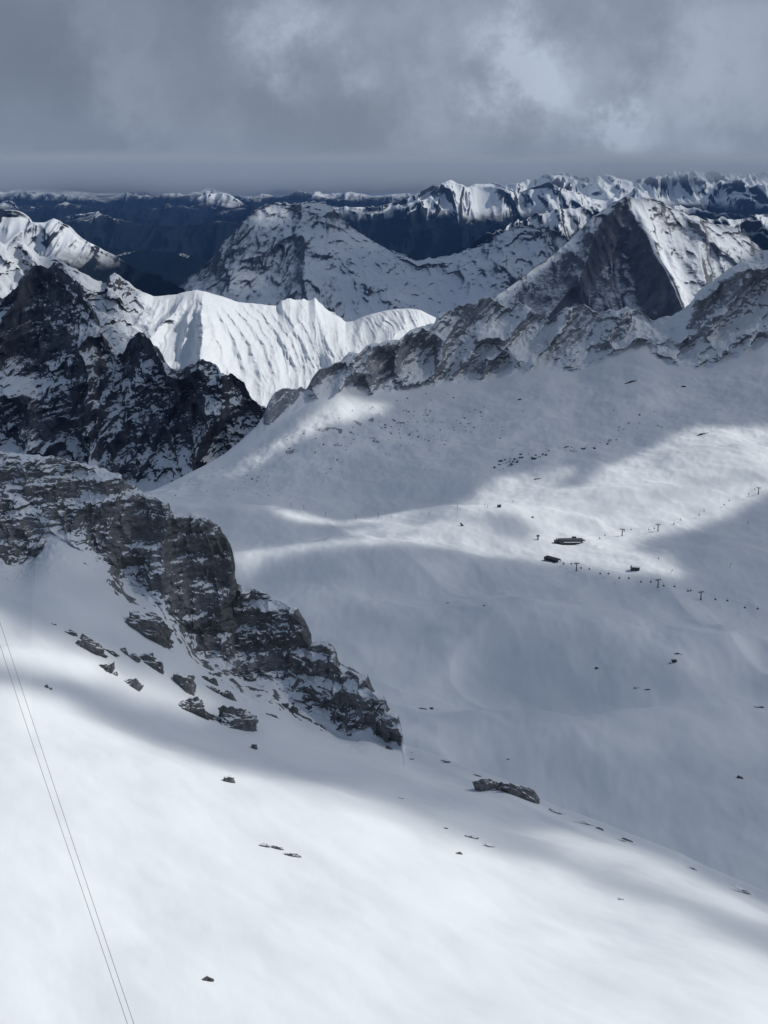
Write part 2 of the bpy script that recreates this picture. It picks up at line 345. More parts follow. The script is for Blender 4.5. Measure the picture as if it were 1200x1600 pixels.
r2 = [(-350, 1900), (240, 1950), (420, 2200), (520, 2350), (680, 2600), (760, 2650), (1000, 2700), (1200, 2720), (1560, 2700)]
cT = curve(withr(TOP2, r2), PX, 0)
def C(pts, sm=14): return curve(pts, PX, sm)
p0 = C([(-350, 1750, 560), (1560, 1750, 560)], 40)
p1 = C([(-350, 1400, 745), (600, 1400, 742), (1200, 1420, 735), (1560, 1420, 735)], 40)
p2 = C([(-350, 1200, 900), (600, 1200, 905), (800, 1190, 925), (1000, 1200, 900), (1200, 1215, 890), (1560, 1210, 890)], 40)
p3 = C([(-350, 1040, 1110), (620, 1045, 1120), (800, 1040, 1115), (900, 1030, 1150), (1060, 1020, 1150), (1200, 1050, 1120), (1560, 1050, 1120)], 30)
p4 = C([(-350, 930, 1320), (370, 935, 1300), (600, 940, 1300), (740, 945, 1290), (860, 955, 1270), (1000, 985, 1230), (1200, 985, 1240), (1560, 985, 1240)], 25)
p5 = C([(-350, 880, 1380), (370, 868, 1385), (450, 854, 1410), (560, 848, 1420), (640, 853, 1412), (700, 862, 1400), (780, 872, 1385), (860, 886, 1375), (930, 888, 1380), (1000, 905, 1350), (1100, 912, 1345), (1200, 905, 1360), (1560, 900, 1360)])
p6 = C([(-350, 872, 1470), (370, 862, 1480), (560, 842, 1525), (640, 842, 1510), (700, 848, 1475), (780, 860, 1445), (860, 868, 1440), (930, 862, 1450), (1000, 868, 1450), (1100, 858, 1470), (1200, 845, 1500), (1560, 840, 1500)])
p7 = C([(-350, 800, 1640), (250, 795, 1640), (370, 790, 1640), (440, 800, 1640), (520, 812, 1640), (570, 812, 1640), (640, 802, 1625), (700, 793, 1610), (780, 791, 1600), (830, 800, 1590), (880, 812, 1590), (1000, 808, 1600), (1100, 790, 1640), (1200, 768, 1690), (1560, 740, 1700)])
p8 = C([(-350, 796, 1750), (250, 788, 1750), (370, 784, 1760), (440, 790, 1765), (560, 805, 1765), (640, 796, 1750), (700, 790, 1740), (780, 784, 1730), (860, 782, 1720), (1000, 765, 1760), (1100, 745, 1790), (1200, 722, 1830), (1560, 700, 1830)])
p9 = C([(-350, 798, 1850), (240, 774, 1870), (300, 756, 1900), (350, 744, 1930), (420, 735, 1950), (560, 732, 1960), (700, 722, 1980), (860, 706, 1990), (950, 700, 2010), (1050, 682, 2050), (1120, 668, 2070), (1200, 672, 2070), (1560, 640, 2080)])
p10 = C([(-350, 799, 1880), (240, 769, 1920), (300, 745, 1980), (350, 725, 2040), (400, 690, 2120), (430, 660, 2170), (480, 635, 2230), (530, 615, 2300), (560, 625, 2330), (640, 612, 2430), (700, 605, 2480), (760, 602, 2500), (800, 588, 2520), (850, 580, 2540), (900, 584, 2550), (950, 560, 2570), (1000, 545, 2590), (1050, 575, 2530), (1100, 580, 2520), (1150, 560, 2540), (1200, 545, 2550), (1560, 540, 2550)], 9)
b1 = (cT[0]+25, cT[1]-14); b2 = (cT[0]+350, cT[1]-330)
X, Y, Z, T = loft([p0, p1, p2, p3, p4, p5, p6, p7, p8, p9, p10, cT, b1, b2], PX, [15, 50, 45, 35, 40, 40, 45, 30, 60, 90, 190, 6, 20])
PXG = np.broadcast_to(PX[None, :], X.shape); PYG = project(X, Y, Z)[1]
sw = (1-sstep(9.6, 10.1, T))
Z = Z+sw*((fbm(X/150, Y/190, X*0+2.2, 3)*13.0+(ridged(X/210+Y/500, Y/260, X*0+6.6, 3)-.5)*12)*sstep(0.5, 2, T)*(1-0.65*sstep(4.3, 5, T)) + fbm(X/45, Y/70, X*0+.9, 4)*2.6*(1+1.2*sstep(8, 9.5, T)) + ridged(X/70+Y/300, Y/120, X*0+4.4, 3)*1.6)
for bx, by, am_, wx_, wy_ in [(650, 990, 13, 110, 70), (860, 1080, -15, 100, 75), (560, 905, 9, 90, 45), (1060, 1010, 14, 120, 60), (1000, 1160, 10, 90, 60), (740, 1150, 8, 80, 60), (860, 960, 9, 120, 38), (460, 960, 8, 90, 60), (700, 835, 7, 60, 40), (930, 830, -6, 70, 50), (1000, 770, 8, 80, 50), (1120, 720, 9, 70, 60), (900, 740, 8, 60, 50), (700, 745, 7, 120, 60), (1120, 870, 7, 90, 50), (620, 770, -5, 90, 40)]:
    q_ = ground(dict(X=X, Y=Y, Z=Z, PX=PX), bx, by); Z = Z+am_*np.exp(-((X-q_.x)/wx_)**2-((Y-q_.y)/wy_)**2)
vv = np.clip(T-10, 0, 1); wn = sstep(0, .2, vv)*(1-0.55*sstep(10.75, 11, T))*(1-sstep(11.0, 12.2, T))*(T > 10)*sstep(400, 520, PXG)
# slabs: strata dip to the lower left
e = R(44); sa = X*math.cos(e)+Z*math.sin(e); sn_ = -X*math.sin(e)+Z*math.cos(e)
st = (sn_+fbm(X/90, Y/90, Z/90, 3)*10)/13.0; fr = st-np.floor(st); slab = sstep(0.0, 0.75, fr)-sstep(0.75, 1.0, fr)
st2 = (sn_+fbm(X/30, Y/30, Z/30, 3)*3)/4.2; fr2 = st2-np.floor(st2)
rel = ridged(sa/130, sn_/55, Y/150, 5)
Yd = wn*(rel*70-30 + slab*(5+7*fbm(X/70, Y/70, Z/70, 2))+fr2*1.5+fbm(X/12, Y/12, Z/12, 4)*5)
Y = Y-Yd
Z = Z+wn*fbm(X/20, Y/30, Z/20+3, 4)*5
X = X+wn*fbm(X/25, Y/25+9, Z/25, 3)*5
cr = ((T >= 10.8) & (T < 12.5))*sstep(400, 450, PXG); Z = Z+cr*(1-np.abs(T-11)/1.5).clip(0, 1)*fbm(X/14, Y/20, X*0+6, 4)*4.5
bias = np.full(X.shape, -0.9)
zone = fbm(sa/150, sn_/48, Y/200+3, 4)*0.62-0.14
def rockzone(poly, a, soft=12):
    global bias
    bias = np.maximum(bias, -0.9+(0.9+a+zone)*poly_field(PXG, PYG, poly, soft))
rockzone([(500, 570), (560, 548), (640, 514), (690, 484), (765, 460), (812, 470), (850, 498), (820, 520), (780, 560), (800, 590), (760, 612), (700, 600), (640, 618), (600, 612), (560, 625), (530, 600)], 0.0)
rockzone([(860, 500), (885, 478), (915, 472), (975, 476), (1000, 500), (985, 520), (950, 545), (930, 580), (890, 585), (845, 572), (862, 545)], 0.0)
rockzone([(1030, 570), (1060, 520), (1090, 455), (1130, 424), (1160, 402), (1260, 400), (1260, 520), (1200, 525), (1160, 535), (1120, 570), (1060, 585)], 0.06)
rockzone([(985, 560), (1030, 535), (1060, 540), (1020, 580)], -0.02)
rockzone([(405, 668), (415, 625), (435, 600), (480, 600), (500, 570), (540, 560), (520, 590), (470, 615), (450, 640), (425, 668)], 0.30, 6)
rockzone([(235, 768), (330, 722), (400, 670), (420, 655), (425, 668), (380, 705), (340, 735), (310, 755), (250, 785)], 0.12, 8)
# stony patches on the open slope
spk = np.maximum(0, fbm(X/26, Y/45, X*0+11, 4)-0.28)*4
for poly, a in [([(780, 725), (850, 700), (920, 690), (910, 705), (850, 718), (790, 735)], .28), ([(440, 700), (520, 650), (640, 640), (760, 650), (700, 690), (560, 700), (450, 730)], .10),
                ([(1060, 690), (1110, 672), (1130, 680), (1080, 698)], .28), ([(980, 660), (1040, 640), (1040, 680), (980, 680)], .1), ([(820, 750), (860, 745), (850, 758), (820, 760)], .25),
                ([(775, 792), (800, 794), (822, 800), (812, 804), (778, 799)], .55), ([(960, 605), (1000, 592), (1005, 600), (970, 612)], .35),
                ([(640, 1100), (720, 1100), (720, 1112), (640, 1112)], .0), ([(985, 1072), (1030, 1078), (1030, 1086), (985, 1080)], .25), ([(1036, 1030), (1060, 1015), (1068, 1030), (1045, 1055)], .12),
                ([(655, 575), (700, 590), (640, 640), (560, 640)], .0)]:
    f = poly_field(PXG, PYG, poly, 6); bias = np.maximum(bias, np.where(f > 0, -0.9+f*np.clip(0.55+a*1.0+spk*1.6, 0, 1.25), -0.9))
grid_mesh('snow_plateau', X, Y, Z, MPLATT, {'bias': bias})
L2 = dict(X=X, Y=Y, Z=Z, T=T, PX=PX, PY=project(X, Y, Z)[1])

# ------------------------------------------------------------------ 3. dark face on the left
PX = seg_px((-350, 4), (-20, 1.0), 470)
TOP3 = [(-350, 480), (-100, 475), (-40, 478), (0, 466), (14, 452), (24, 446), (36, 428), (48, 424), (58, 414), (68, 418), (78, 410), (88, 420), (98, 428), (106, 440), (116, 448), (126, 470), (140, 486), (150, 510), (165, 535), (178, 560), (190, 556), (200, 532), (210, 521), (222, 524), (235, 540), (247, 546), (256, 562), (270, 574), (285, 581), (300, 572), (315, 564), (330, 566), (342, 574), (358, 586), (370, 600), (382, 612), (392, 626), (408, 640), (425, 655), (470, 690)]
r3 = [(-350, 3750), (75, 3650), (178, 3380), (210, 3300), (320, 3200), (410, 3080), (470, 3000)]
cT = curve(withr(TOP3, r3), PX, 0)
q0 = curve([(-350, 900, 2700), (470, 900, 2600)], PX, 20)
q1 = curve([(-350, 780, 2950), (200, 765, 2980), (330, 770, 2900), (470, 780, 2850)], PX, 20)
q2 = curve([(-350, 640, 3320), (75, 600, 3300), (210, 650, 3130), (320, 670, 3060), (410, 705, 2960), (470, 730, 2920)], PX, 20)
X, Y, Z, T = loft([q0, q1, q2, cT, (cT[0]+30, cT[1]-20), (cT[0]+260, cT[1]-330)], PX, [25, 150, 200, 5, 15])
PXG = np.broadcast_to(PX[None, :], X.shape)
ww = sstep(0.6, 1.2, T)*(1-0.5*sstep(2.8, 3.0, T))*(1-sstep(3.0, 4.6, T))
g1 = ridged(X/190+fbm(X/200, Y/200, Z/200, 2)*.4, Y/500, Z/700, 6); g2 = ridged(X/52+Z/200, Y/110, Z/150, 5)
Y = Y-ww*(g1*190-80+g2*46-20+fbm(X/22, Y/22, Z/22, 4)*14)
Z = Z+ww*fbm(X/45, Y/60, Z/60, 5)*12
cr = ((T >= 2.9) & (T < 4.5)); Z = Z+cr*(fbm(X/22, Y/40, X*0+2, 4)*10+ridged(X/60, Y/200, X*0+7, 4)*16-6)
pyy = project(X, Y, Z)[1]
bias = 0.15+fbm(X/160, Y/200, Z/220, 4)*0.40
bias -= 0.25*poly_field(PXG, pyy, [(230, 690), (300, 690), (400, 660), (410, 680), (300, 760), (230, 780), (200, 770)], 20)
bias -= 0.2*poly_field(PXG, pyy, [(0, 690), (100, 690), (160, 720), (0, 730)], 20)
bias -= 0.15*poly_field(PXG, pyy, [(90, 420), (125, 440), (200, 560), (250, 600), (180, 620), (130, 560)], 20)
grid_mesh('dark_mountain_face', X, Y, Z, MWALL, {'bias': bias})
L3 = dict(X=X, Y=Y, Z=Z, T=T, PX=PX, PY=project(X, Y, Z)[1])

# ------------------------------------------------------------------ 4. bright snow comb and the peak left of it
PX = seg_px((-350, 4), (-10, 1.1), 760)
TOP4 = [(-350, 340), (-60, 372), (0, 377), (12, 384), (25, 377), (38, 379), (50, 388), (60, 398), (70, 402), (80, 398), (95, 406), (108, 416), (122, 422), (140, 432), (155, 440), (165, 442), (172, 430), (179, 426), (186, 432), (200, 440), (215, 452), (228, 458), (240, 463), (256, 462), (275, 460), (290, 456), (306, 453), (320, 455), (332, 459), (350, 464), (372, 472), (395, 474), (420, 477), (432, 478), (440, 470), (452, 466), (462, 469), (472, 468), (482, 470), (492, 465), (500, 474), (515, 486), (528, 494), (540, 503), (552, 502), (565, 496), (580, 491), (600, 486), (620, 483), (640, 482), (655, 484), (668, 490), (680, 496), (760, 540)]
r4 = [(-350, 4600), (0, 4600), (180, 4750), (320, 4800), (430, 4950), (490, 5100), (560, 4950), (760, 5000)]
cT = curve(withr(TOP4, r4), PX, 0)
s0 = curve([(-350, 760, 3500), (0, 720, 3560), (200, 700, 3640), (420, 740, 3740), (600, 680, 3900), (760, 640, 3900)], PX, 20)
s1 = curve([(-350, 600, 3980), (0, 580, 4000), (150, 580, 4060), (240, 590, 4110), (320, 610, 4130), (420, 650, 4100), (500, 620, 4200), (600, 590, 4250), (760, 600, 4300)], PX, 20)
s2 = curve([(-350, 470, 4400), (0, 480, 4350), (120, 500, 4400), (200, 510, 4420), (260, 515, 4500), (320, 490, 4560), (400, 530, 4520), (480, 540, 4540), (560, 560, 4500), (620, 520, 4700), (760, 560, 4700)], PX, 14)
X, Y, Z, T = loft([s0, s1, s2, cT, (cT[0]+40, cT[1]-22), (cT[0]+500, cT[1]-450)], PX, [20, 110, 150, 5, 15])
PXG = np.broadcast_to(PX[None, :], X.shape)
right = sstep(205, 250, PXG)
tt = np.clip(T, 0, 3)
# flutes fan out below the summit of the comb
d_ = 3-tt
fan = PXG-np.clip(PXG-318, -120, 110)*d_/(2.6+d_)+fbm(X/260, Y/400, Z/260, 3)*11
py0 = project(X, Y, Z)[1]
RIBS = [([(318, 452), (321, 480), (325, 520), (324, 560), (316, 600)], 110, 20, 1), ([(290, 462), (276, 484), (256, 508), (236, 530), (214, 552)], 95, 15, 1), ([(306, 470), (296, 505), (286, 545), (278, 580)], 34, 8, .5),
        ([(300, 500), (290, 530), (284, 570)], 18, 4, .3), ([(326, 466), (338, 500), (350, 535), (358, 575)], 40, 9, .6), ([(330, 464), (352, 500), (372, 540), (384, 580)], 34, 8, .5), ([(336, 466), (366, 500), (392, 540), (408, 590)], 44, 10, .6),
        ([(352, 470), (384, 500), (412, 540), (430, 590)], 30, 8, .5), ([(372, 474), (402, 505), (426, 545), (440, 590)], 24, 7, .4), ([(396, 480), (424, 512), (446, 548), (462, 585)], 34, 9, .6), ([(416, 484), (438, 512), (460, 548), (474, 580)], 20, 6, .4),
        ([(440, 482), (456, 510), (474, 545), (484, 575)], 30, 9, .6), ([(462, 490), (476, 516), (490, 548)], 18, 6, .4), ([(492, 480), (500, 505), (512, 540), (516, 570)], 34, 9, .6), ([(524, 500), (530, 525), (538, 560)], 22, 8, .5),
        ([(568, 498), (560, 518), (556, 545), (560, 575)], 40, 10, .7), ([(604, 490), (594, 510), (584, 540)], 26, 9, .6), ([(640, 486), (630, 500), (612, 530)], 20, 9, .5), ([(344, 520), (352, 550), (358, 590)], 14, 4, .3), ([(250, 470), (240, 500), (226, 530)], 22, 8, .5)]
fl = np.zeros(X.shape); jit = fbm(PXG/22, py0/26, PXG*0+5, 4)*5.0
for pts_, am, wd, fade in RIBS:
    pa = np.array(pts_, float); pc = np.interp(py0, pa[:, 1], pa[:, 0])+jit
    u = (py0-pa[0, 1])/(pa[-1, 1]-pa[0, 1]); ww_ = wd*(0.55+0.9*np.clip(u, 0, 1))
    env = sstep(-0.06, 0.22, u)*(1-fade*sstep(0.7, 1.25, u))*(0.75+0.6*fbm(py0/18, PXG*0+am, PXG*0+wd, 3))
    dx = PXG-pc; prof = np.clip(1-np.where(dx > 0, dx/(1.35*ww_), -dx/ww_), 0, 1)**1.25
    fl = fl+am*prof*env
fl = fl/44+0.10*(ridged((fan+jit)/9, tt*1.1, fan*0+7.7, 4)-.4)*2*(1+1.2*sstep(540, 570, PXG))+0.10*fbm((fan+jit)/3, tt*3, fan*0+1, 3)
fw = (1-sstep(2.55, 3.0, T+0.12*fbm(PXG/14, PXG*0, PXG*0+4, 3)))*sstep(0.5, 1.2, T)
fanw = np.exp(-((PXG-340)/150.0)**2)*0.7+0.4
Y = Y-right*fw*fl*44
# general gullies on the comb
Y = Y-right*fw*(ridged(X/210, Y/900, Z/500, 5)*60-25+fbm(X/40, Y/80, Z/50, 4)*7)
# spur from the summit straight down
bowl = np.exp(-(((PXG-(400+(3-tt)*60))/70.0)**2))*(3-tt).clip(0, 1.2); Y = Y+right*bowl*90*fw
sp = np.exp(-(((PXG-(318+(3-tt)*4))/30.0)**2))*(3-tt).clip(0, 1.6)
Y = Y-right*sp*70*fw
# the rocky peak on the left
lf = 1-right
Y = Y-lf*fw*(ridged(X/170, Y/300, Z/260, 6)*160-60+ridged(X/45, Y/80, Z/60, 4)*30)
Z = Z+lf*fw*fbm(X/50, Y/50, Z/50, 5)*22
cr = ((T >= 2.9) & (T < 4.5)); Z = Z+cr*(fbm(X/26, Y/40, X*0+2, 4)*8*(lf+0.2*right)+((PXG > 430) & (PXG < 535))*fbm(X/20, Y/40, X*0+3, 3)*6)
bias = -0.75*right+0.0
pyy = project(X, Y, Z)[1]
bias = bias-0.32*poly_field(PXG, pyy, [(-20, 380), (30, 380), (60, 410), (20, 470), (-20, 480)], 15)-lf*0.02
bias = bias+0.65*poly_field(PXG, pyy, [(434, 468), (500, 462), (545, 505), (500, 500), (470, 485), (440, 488)], 8)
bias = bias+0.45*poly_field(PXG, pyy, [(215, 545), (240, 520), (272, 495), (278, 500), (250, 535), (225, 560)], 6)+0.5*poly_field(PXG, pyy, [(310, 500), (325, 470), (328, 540), (318, 580)], 6)*0.6
bias = bias+0.5*poly_field(PXG, pyy, [(370, 468), (430, 474), (434, 482), (372, 478)], 4)+.4*poly_field(PXG, pyy, [(160, 440), (180, 424), (215, 455), (210, 468), (170, 452)], 8)
grid_mesh('snow_comb', X, Y, Z, MCOMB, {'bias': bias})
L4 = dict(X=X, Y=Y, Z=Z, T=T, PX=PX, PY=pyy)

# ------------------------------------------------------------------ 5. and 6. two big mountains
def mountain(name, top, rtop, front, pxs, rows, amps, mat, bias_fn, spur=None, crest_amp=10, back=(60, 40, 1500, 1100)):
    PX = seg_px(*pxs)
    cT = curve(withr(top, rtop), PX, 0)
    cs = [curve(f, PX, 14) for f in front]+[cT, (cT[0]+back[0], cT[1]-back[1]), (cT[0]+back[2], cT[1]-back[3])]
    X, Y, Z, T = loft(cs, PX, rows)
    PXG = np.broadcast_to(PX[None, :], X.shape); k = len(front)
    fw = (1-0.4*sstep(k-0.15, k, T))*(1-sstep(k, k+1.6, T))*sstep(0.3, 1.0, T)
    if spur is not None: Y = Y-spur(PXG, np.clip(T, 0, k), k)*sstep(k, k-0.5, -(-T))*0 - spur(PXG, np.clip(T, 0, k), k)*(T < k)
    for (sc, a, o_) in amps: Y = Y-fw*(ridged(X/sc, Y/(3*sc), Z/(4.5*sc), o_)-0.4)*a
    Y = Y-fw*fbm(X/40, Y/150, Z/90, 5)*amps[0][1]*0.10
    cr = ((T >= k-0.1) & (T < k+1.5)); Z = Z+cr*fbm(X/60, Y/90, X*0+2, 4)*crest_amp
    py = project(X, Y, Z)[1]
    b = bias_fn(PXG, py, T) if bias_fn else np.zeros(X.shape)
    grid_mesh(name, X, Y, Z, mat, {'bias': b+0*X})
    return dict(X=X, Y=Y, Z=Z, T=T, PX=PX, PY=py)
TOP6 = [(620, 520), (700, 500), (770, 466), (800, 446), (830, 424), (850, 409), (868, 396), (885, 380), (900, 366), (912, 352), (925, 338), (938, 330), (950, 322), (960, 314), (968, 311), (976, 306), (990, 309), (1005, 308), (1020, 311), (1034, 314), (1042, 322), (1060, 330), (1075, 337), (1090, 338), (1105, 346), (1120, 350), (1140, 352), (1150, 356), (1162, 364), (1174, 372), (1180, 380), (1195, 392), (1215, 388), (1300, 370), (1420, 400)]
def spur6(px, t, k):
    d = k-t
    a = np.exp(-np.abs((px-(978+d*38))/22.0)**1.3)*np.clip(d, 0, 1.2)*420
    b = np.exp(-np.abs((px-(1085+d*6))/20.0)**1.3)*np.clip(d, 0, 1)*190
    c = np.exp(-np.abs((px-(960-d*75))/30.0)**1.4)*np.clip(d, 0, 1)*210
    return a+b+c
L6 = mountain('pyramid_mountain', TOP6, [(620, 7000), (770, 7000), (975, 8000), (1200, 7900), (1420, 7800)],
              [[(620, 640, 6000), (1420, 640, 6000)], [(620, 560, 6500), (900, 520, 6700), (1050, 520, 6700), (1420, 520, 6700)], [(620, 530, 6750), (770, 500, 6800), (900, 440, 7250), (980, 410, 7400), (1100, 430, 7300), (1420, 450, 7200)]],
              [(620, 1.3), 1420], [15, 100, 130, 5, 12], [(330, 130, 6), (90, 46, 5)], MFAR,
              lambda px, py, t: 0.10+0.16*poly_field(px, py, [(790, 470), (880, 400), (975, 315), (1000, 380), (1040, 490), (800, 510)], 12)-0.30*poly_field(px, py, [(985, 320), (1010, 320), (1060, 420), (1070, 490), (1040, 470)], 15)-0.14*poly_field(px, py, [(620, 500), (770, 480), (860, 390), (930, 335), (900, 380), (840, 430), (780, 500)], 14), spur6, 9)
TOP5 = [(200, 500), (262, 462), (280, 448), (292, 436), (305, 428), (322, 412), (335, 400), (345, 385), (356, 372), (370, 358), (384, 342), (396, 332), (404, 325), (415, 322), (428, 318), (445, 318), (456, 322), (468, 318), (480, 316), (495, 315), (508, 317), (520, 325), (530, 336), (545, 350), (562, 363), (580, 375), (600, 386), (615, 394), (630, 397), (642, 404), (652, 408), (668, 404), (690, 402), (708, 398), (722, 393), (745, 386), (762, 380), (780, 367), (788, 360), (800, 356), (815, 354), (830, 353), (850, 351), (856, 355), (875, 366), (900, 380), (1000, 420)]
def spur5(px, t, k):
    d = k-t
    return np.exp(-np.abs((px-(470+d*12))/34.0)**1.2)*np.clip(d, 0, 1.2)*380+np.exp(-np.abs((px-(400-d*25))/26.0)**1.5)*np.clip(d, 0, 1)*120+np.exp(-np.abs((px-(800-d*45))/34.0)**1.5)*np.clip(d, 0, 1)*350
def bias5(px, py, t):
    return 0.16-0.12*poly_field(px, py, [(500, 320), (640, 400), (860, 350), (860, 520), (500, 520), (480, 400)], 25)-0.12*poly_field(px, py, [(400, 320), (450, 318), (450, 345), (400, 345)], 10)
L5 = mountain('domed_mountain', TOP5, [(200, 11500), (280, 11700), (430, 12500), (520, 12500), (650, 11600), (800, 11800), (1000, 11500)],
              [[(200, 620, 8500), (1000, 620, 8500)], [(200, 540, 9600), (1000, 540, 9600)], [(200, 500, 10600), (420, 420, 11200), (520, 420, 11100), (650, 460, 10700), (1000, 470, 10600)]],
              [(200, 1.4), 1000], [10, 70, 130, 5, 12], [(420, 260, 6), (130, 90, 5)], MFAR, bias5, spur5, 26)

# ------------------------------------------------------------------ 7. ranges and wooded hills farther off
def rng_layer(name, top, rc, wf, zfoot, px0, px1, step, amp, mat, sc=900, crest=40, bias=0.0, seed=0, mid=None):
    PX = seg_px((px0, step), px1)
    cT = curve([(p, y, rc) for p, y in top], PX, 0)
    zf = np.full(len(PX), float(zfoot)); u = np.full(len(PX), 1.0)
    zm = (cT[1]*0.45+zf*0.55) if mid is None else cT[1]*mid+zf*(1-mid)
    cs = [(u*(rc-wf), zf), (u*(rc-wf*0.5), zm), cT, (cT[0]+200, cT[1]-120), (cT[0]+wf*0.7, zf)]
    X, Y, Z, T = loft(cs, PX, [50, 90, 4, 20])
    fw = sstep(0.1, 0.8, T)*(1-sstep(1.9, 2.0, T)*0.9)
    rg = ridged(X/sc+seed, Y/(1.5*sc), X*0+seed, 6)
    Z = Z+fw*((rg-0.45)*amp*0.75*np.clip((Z-zfoot)/400, 0, 1)*(1-0.75*sstep(1.2, 2.0, T)))
    Y = Y-sstep(0.1, 0.8, T)*(1-sstep(2.0, 3.6, T))*((ridged(X/(sc*.7)+seed, Z/(sc*1.8), X*0+seed, 6)-0.4)*amp*1.2+(ridged(X/(sc*.22)+seed, Z/(sc*.7), X*0+seed, 5)-0.4)*amp*.5)
    Z = Z+((T > 1.9) & (T < 3.3))*(ridged(X/(sc*.9)+seed, Y/sc, X*0, 5)-.45)*crest*2.0
    grid_mesh(name, X, Y, Z, mat, {'bias': X*0+(bias(np.broadcast_to(PX[None, :], X.shape), project(X, Y, Z)[1]) if callable(bias) else bias)})
    return dict(X=X, Y=Y, Z=Z, T=T, PX=PX)
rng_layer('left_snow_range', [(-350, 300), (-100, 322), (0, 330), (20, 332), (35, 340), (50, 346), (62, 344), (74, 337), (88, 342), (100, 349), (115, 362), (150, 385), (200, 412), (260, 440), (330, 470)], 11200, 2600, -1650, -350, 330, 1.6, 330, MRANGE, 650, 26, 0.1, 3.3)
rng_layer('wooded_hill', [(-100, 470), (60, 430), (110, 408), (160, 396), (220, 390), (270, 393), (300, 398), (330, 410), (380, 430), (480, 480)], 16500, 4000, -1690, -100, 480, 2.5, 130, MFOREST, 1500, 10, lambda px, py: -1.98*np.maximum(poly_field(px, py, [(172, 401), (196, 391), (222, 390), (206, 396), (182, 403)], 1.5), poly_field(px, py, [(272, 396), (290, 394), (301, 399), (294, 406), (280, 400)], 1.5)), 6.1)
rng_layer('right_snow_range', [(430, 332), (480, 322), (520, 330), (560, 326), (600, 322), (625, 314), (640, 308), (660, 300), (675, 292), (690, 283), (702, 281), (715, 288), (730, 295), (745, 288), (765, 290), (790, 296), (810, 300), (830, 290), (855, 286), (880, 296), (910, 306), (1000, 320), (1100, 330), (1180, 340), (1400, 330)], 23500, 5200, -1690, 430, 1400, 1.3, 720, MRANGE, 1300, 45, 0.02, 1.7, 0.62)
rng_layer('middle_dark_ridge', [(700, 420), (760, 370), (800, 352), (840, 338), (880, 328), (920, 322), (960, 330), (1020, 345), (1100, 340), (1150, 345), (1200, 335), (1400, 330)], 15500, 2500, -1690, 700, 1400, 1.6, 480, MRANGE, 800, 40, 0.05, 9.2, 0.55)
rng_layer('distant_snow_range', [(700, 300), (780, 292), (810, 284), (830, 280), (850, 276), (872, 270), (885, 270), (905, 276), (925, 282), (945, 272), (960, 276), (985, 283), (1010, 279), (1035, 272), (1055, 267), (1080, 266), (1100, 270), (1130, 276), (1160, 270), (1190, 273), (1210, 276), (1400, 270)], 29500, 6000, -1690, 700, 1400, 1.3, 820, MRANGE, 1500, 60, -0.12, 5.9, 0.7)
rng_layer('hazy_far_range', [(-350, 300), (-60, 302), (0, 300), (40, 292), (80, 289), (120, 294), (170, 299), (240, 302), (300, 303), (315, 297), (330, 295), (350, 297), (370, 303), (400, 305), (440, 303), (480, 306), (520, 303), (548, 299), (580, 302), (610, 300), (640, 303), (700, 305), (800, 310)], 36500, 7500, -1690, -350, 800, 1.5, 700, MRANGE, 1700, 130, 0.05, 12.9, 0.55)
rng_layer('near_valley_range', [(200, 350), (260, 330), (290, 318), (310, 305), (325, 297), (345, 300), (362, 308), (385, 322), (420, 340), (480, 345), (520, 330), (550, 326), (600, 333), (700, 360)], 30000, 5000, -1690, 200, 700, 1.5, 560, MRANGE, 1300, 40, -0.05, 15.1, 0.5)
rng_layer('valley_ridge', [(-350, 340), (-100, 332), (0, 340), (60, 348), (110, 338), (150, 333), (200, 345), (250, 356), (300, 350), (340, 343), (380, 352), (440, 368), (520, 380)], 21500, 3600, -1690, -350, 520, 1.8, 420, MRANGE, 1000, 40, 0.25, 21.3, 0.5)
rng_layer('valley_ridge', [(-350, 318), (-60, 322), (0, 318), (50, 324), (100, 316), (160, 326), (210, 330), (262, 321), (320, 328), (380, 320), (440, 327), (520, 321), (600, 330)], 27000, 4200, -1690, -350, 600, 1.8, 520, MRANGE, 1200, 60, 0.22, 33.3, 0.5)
# valley floor that reaches the horizon
gx = np.linspace(-60000, 60000, 160); gy = np.linspace(-3000, 92000, 160)
GX, GY = np.meshgrid(gx, gy)
GZ = -1700+fbm(GX/6000, GY/6000, GX*0, 4)*60-40
MGROUND, t, o = new_mat('valley_forest_and_fields')
gp = t.new('ShaderNodeNewGeometry').outputs['Position']
b = t.new('ShaderNodeBsdfPrincipled'); b.inputs['Roughness'].default_value = 0.9; b.inputs['Specular IOR Level'].default_value = 0.0
t.put(b.inputs['Base Color'], t.mix(t.ramp(t.noise(gp, 0.0005, 6, 0.6).outputs[0], 0.52, 0.6), (.012, .018, .022), (.05, .06, .07)))
t.l.new(b.outputs[0], o.inputs[0])
grid_mesh('ground', GX, GY, GZ, MGROUND)
# ------------------------------------------------------------------ cloud sheets added outside the picture, their cover shaped to shade the slopes
mc, t, o = new_mat('shade_cloud_sheet')
at = t.new('ShaderNodeAttribute'); at.attribute_name = 'cover'
tr = t.new('ShaderNodeBsdfTransparent'); df = t.new('ShaderNodeBsdfDiffuse'); tl = t.new('ShaderNodeBsdfTranslucent')
df.inputs[0].default_value = (.62, .68, .8, 1); tl.inputs[0].default_value = (.3, .33, .4, 1)
m1 = t.new('ShaderNodeMixShader'); m1.inputs[0].default_value = 0.35; t.l.new(df.outputs[0], m1.inputs[1]); t.l.new(tl.outputs[0], m1.inputs[2])
m2 = t.new('ShaderNodeMixShader'); t.l.new(at.outputs['Fac'], m2.inputs[0]); t.l.new(tr.outputs[0], m2.inputs[1]); t.l.new(m1.outputs[0], m2.inputs[2])
t.l.new(m2.outputs[0], o.inputs[0])
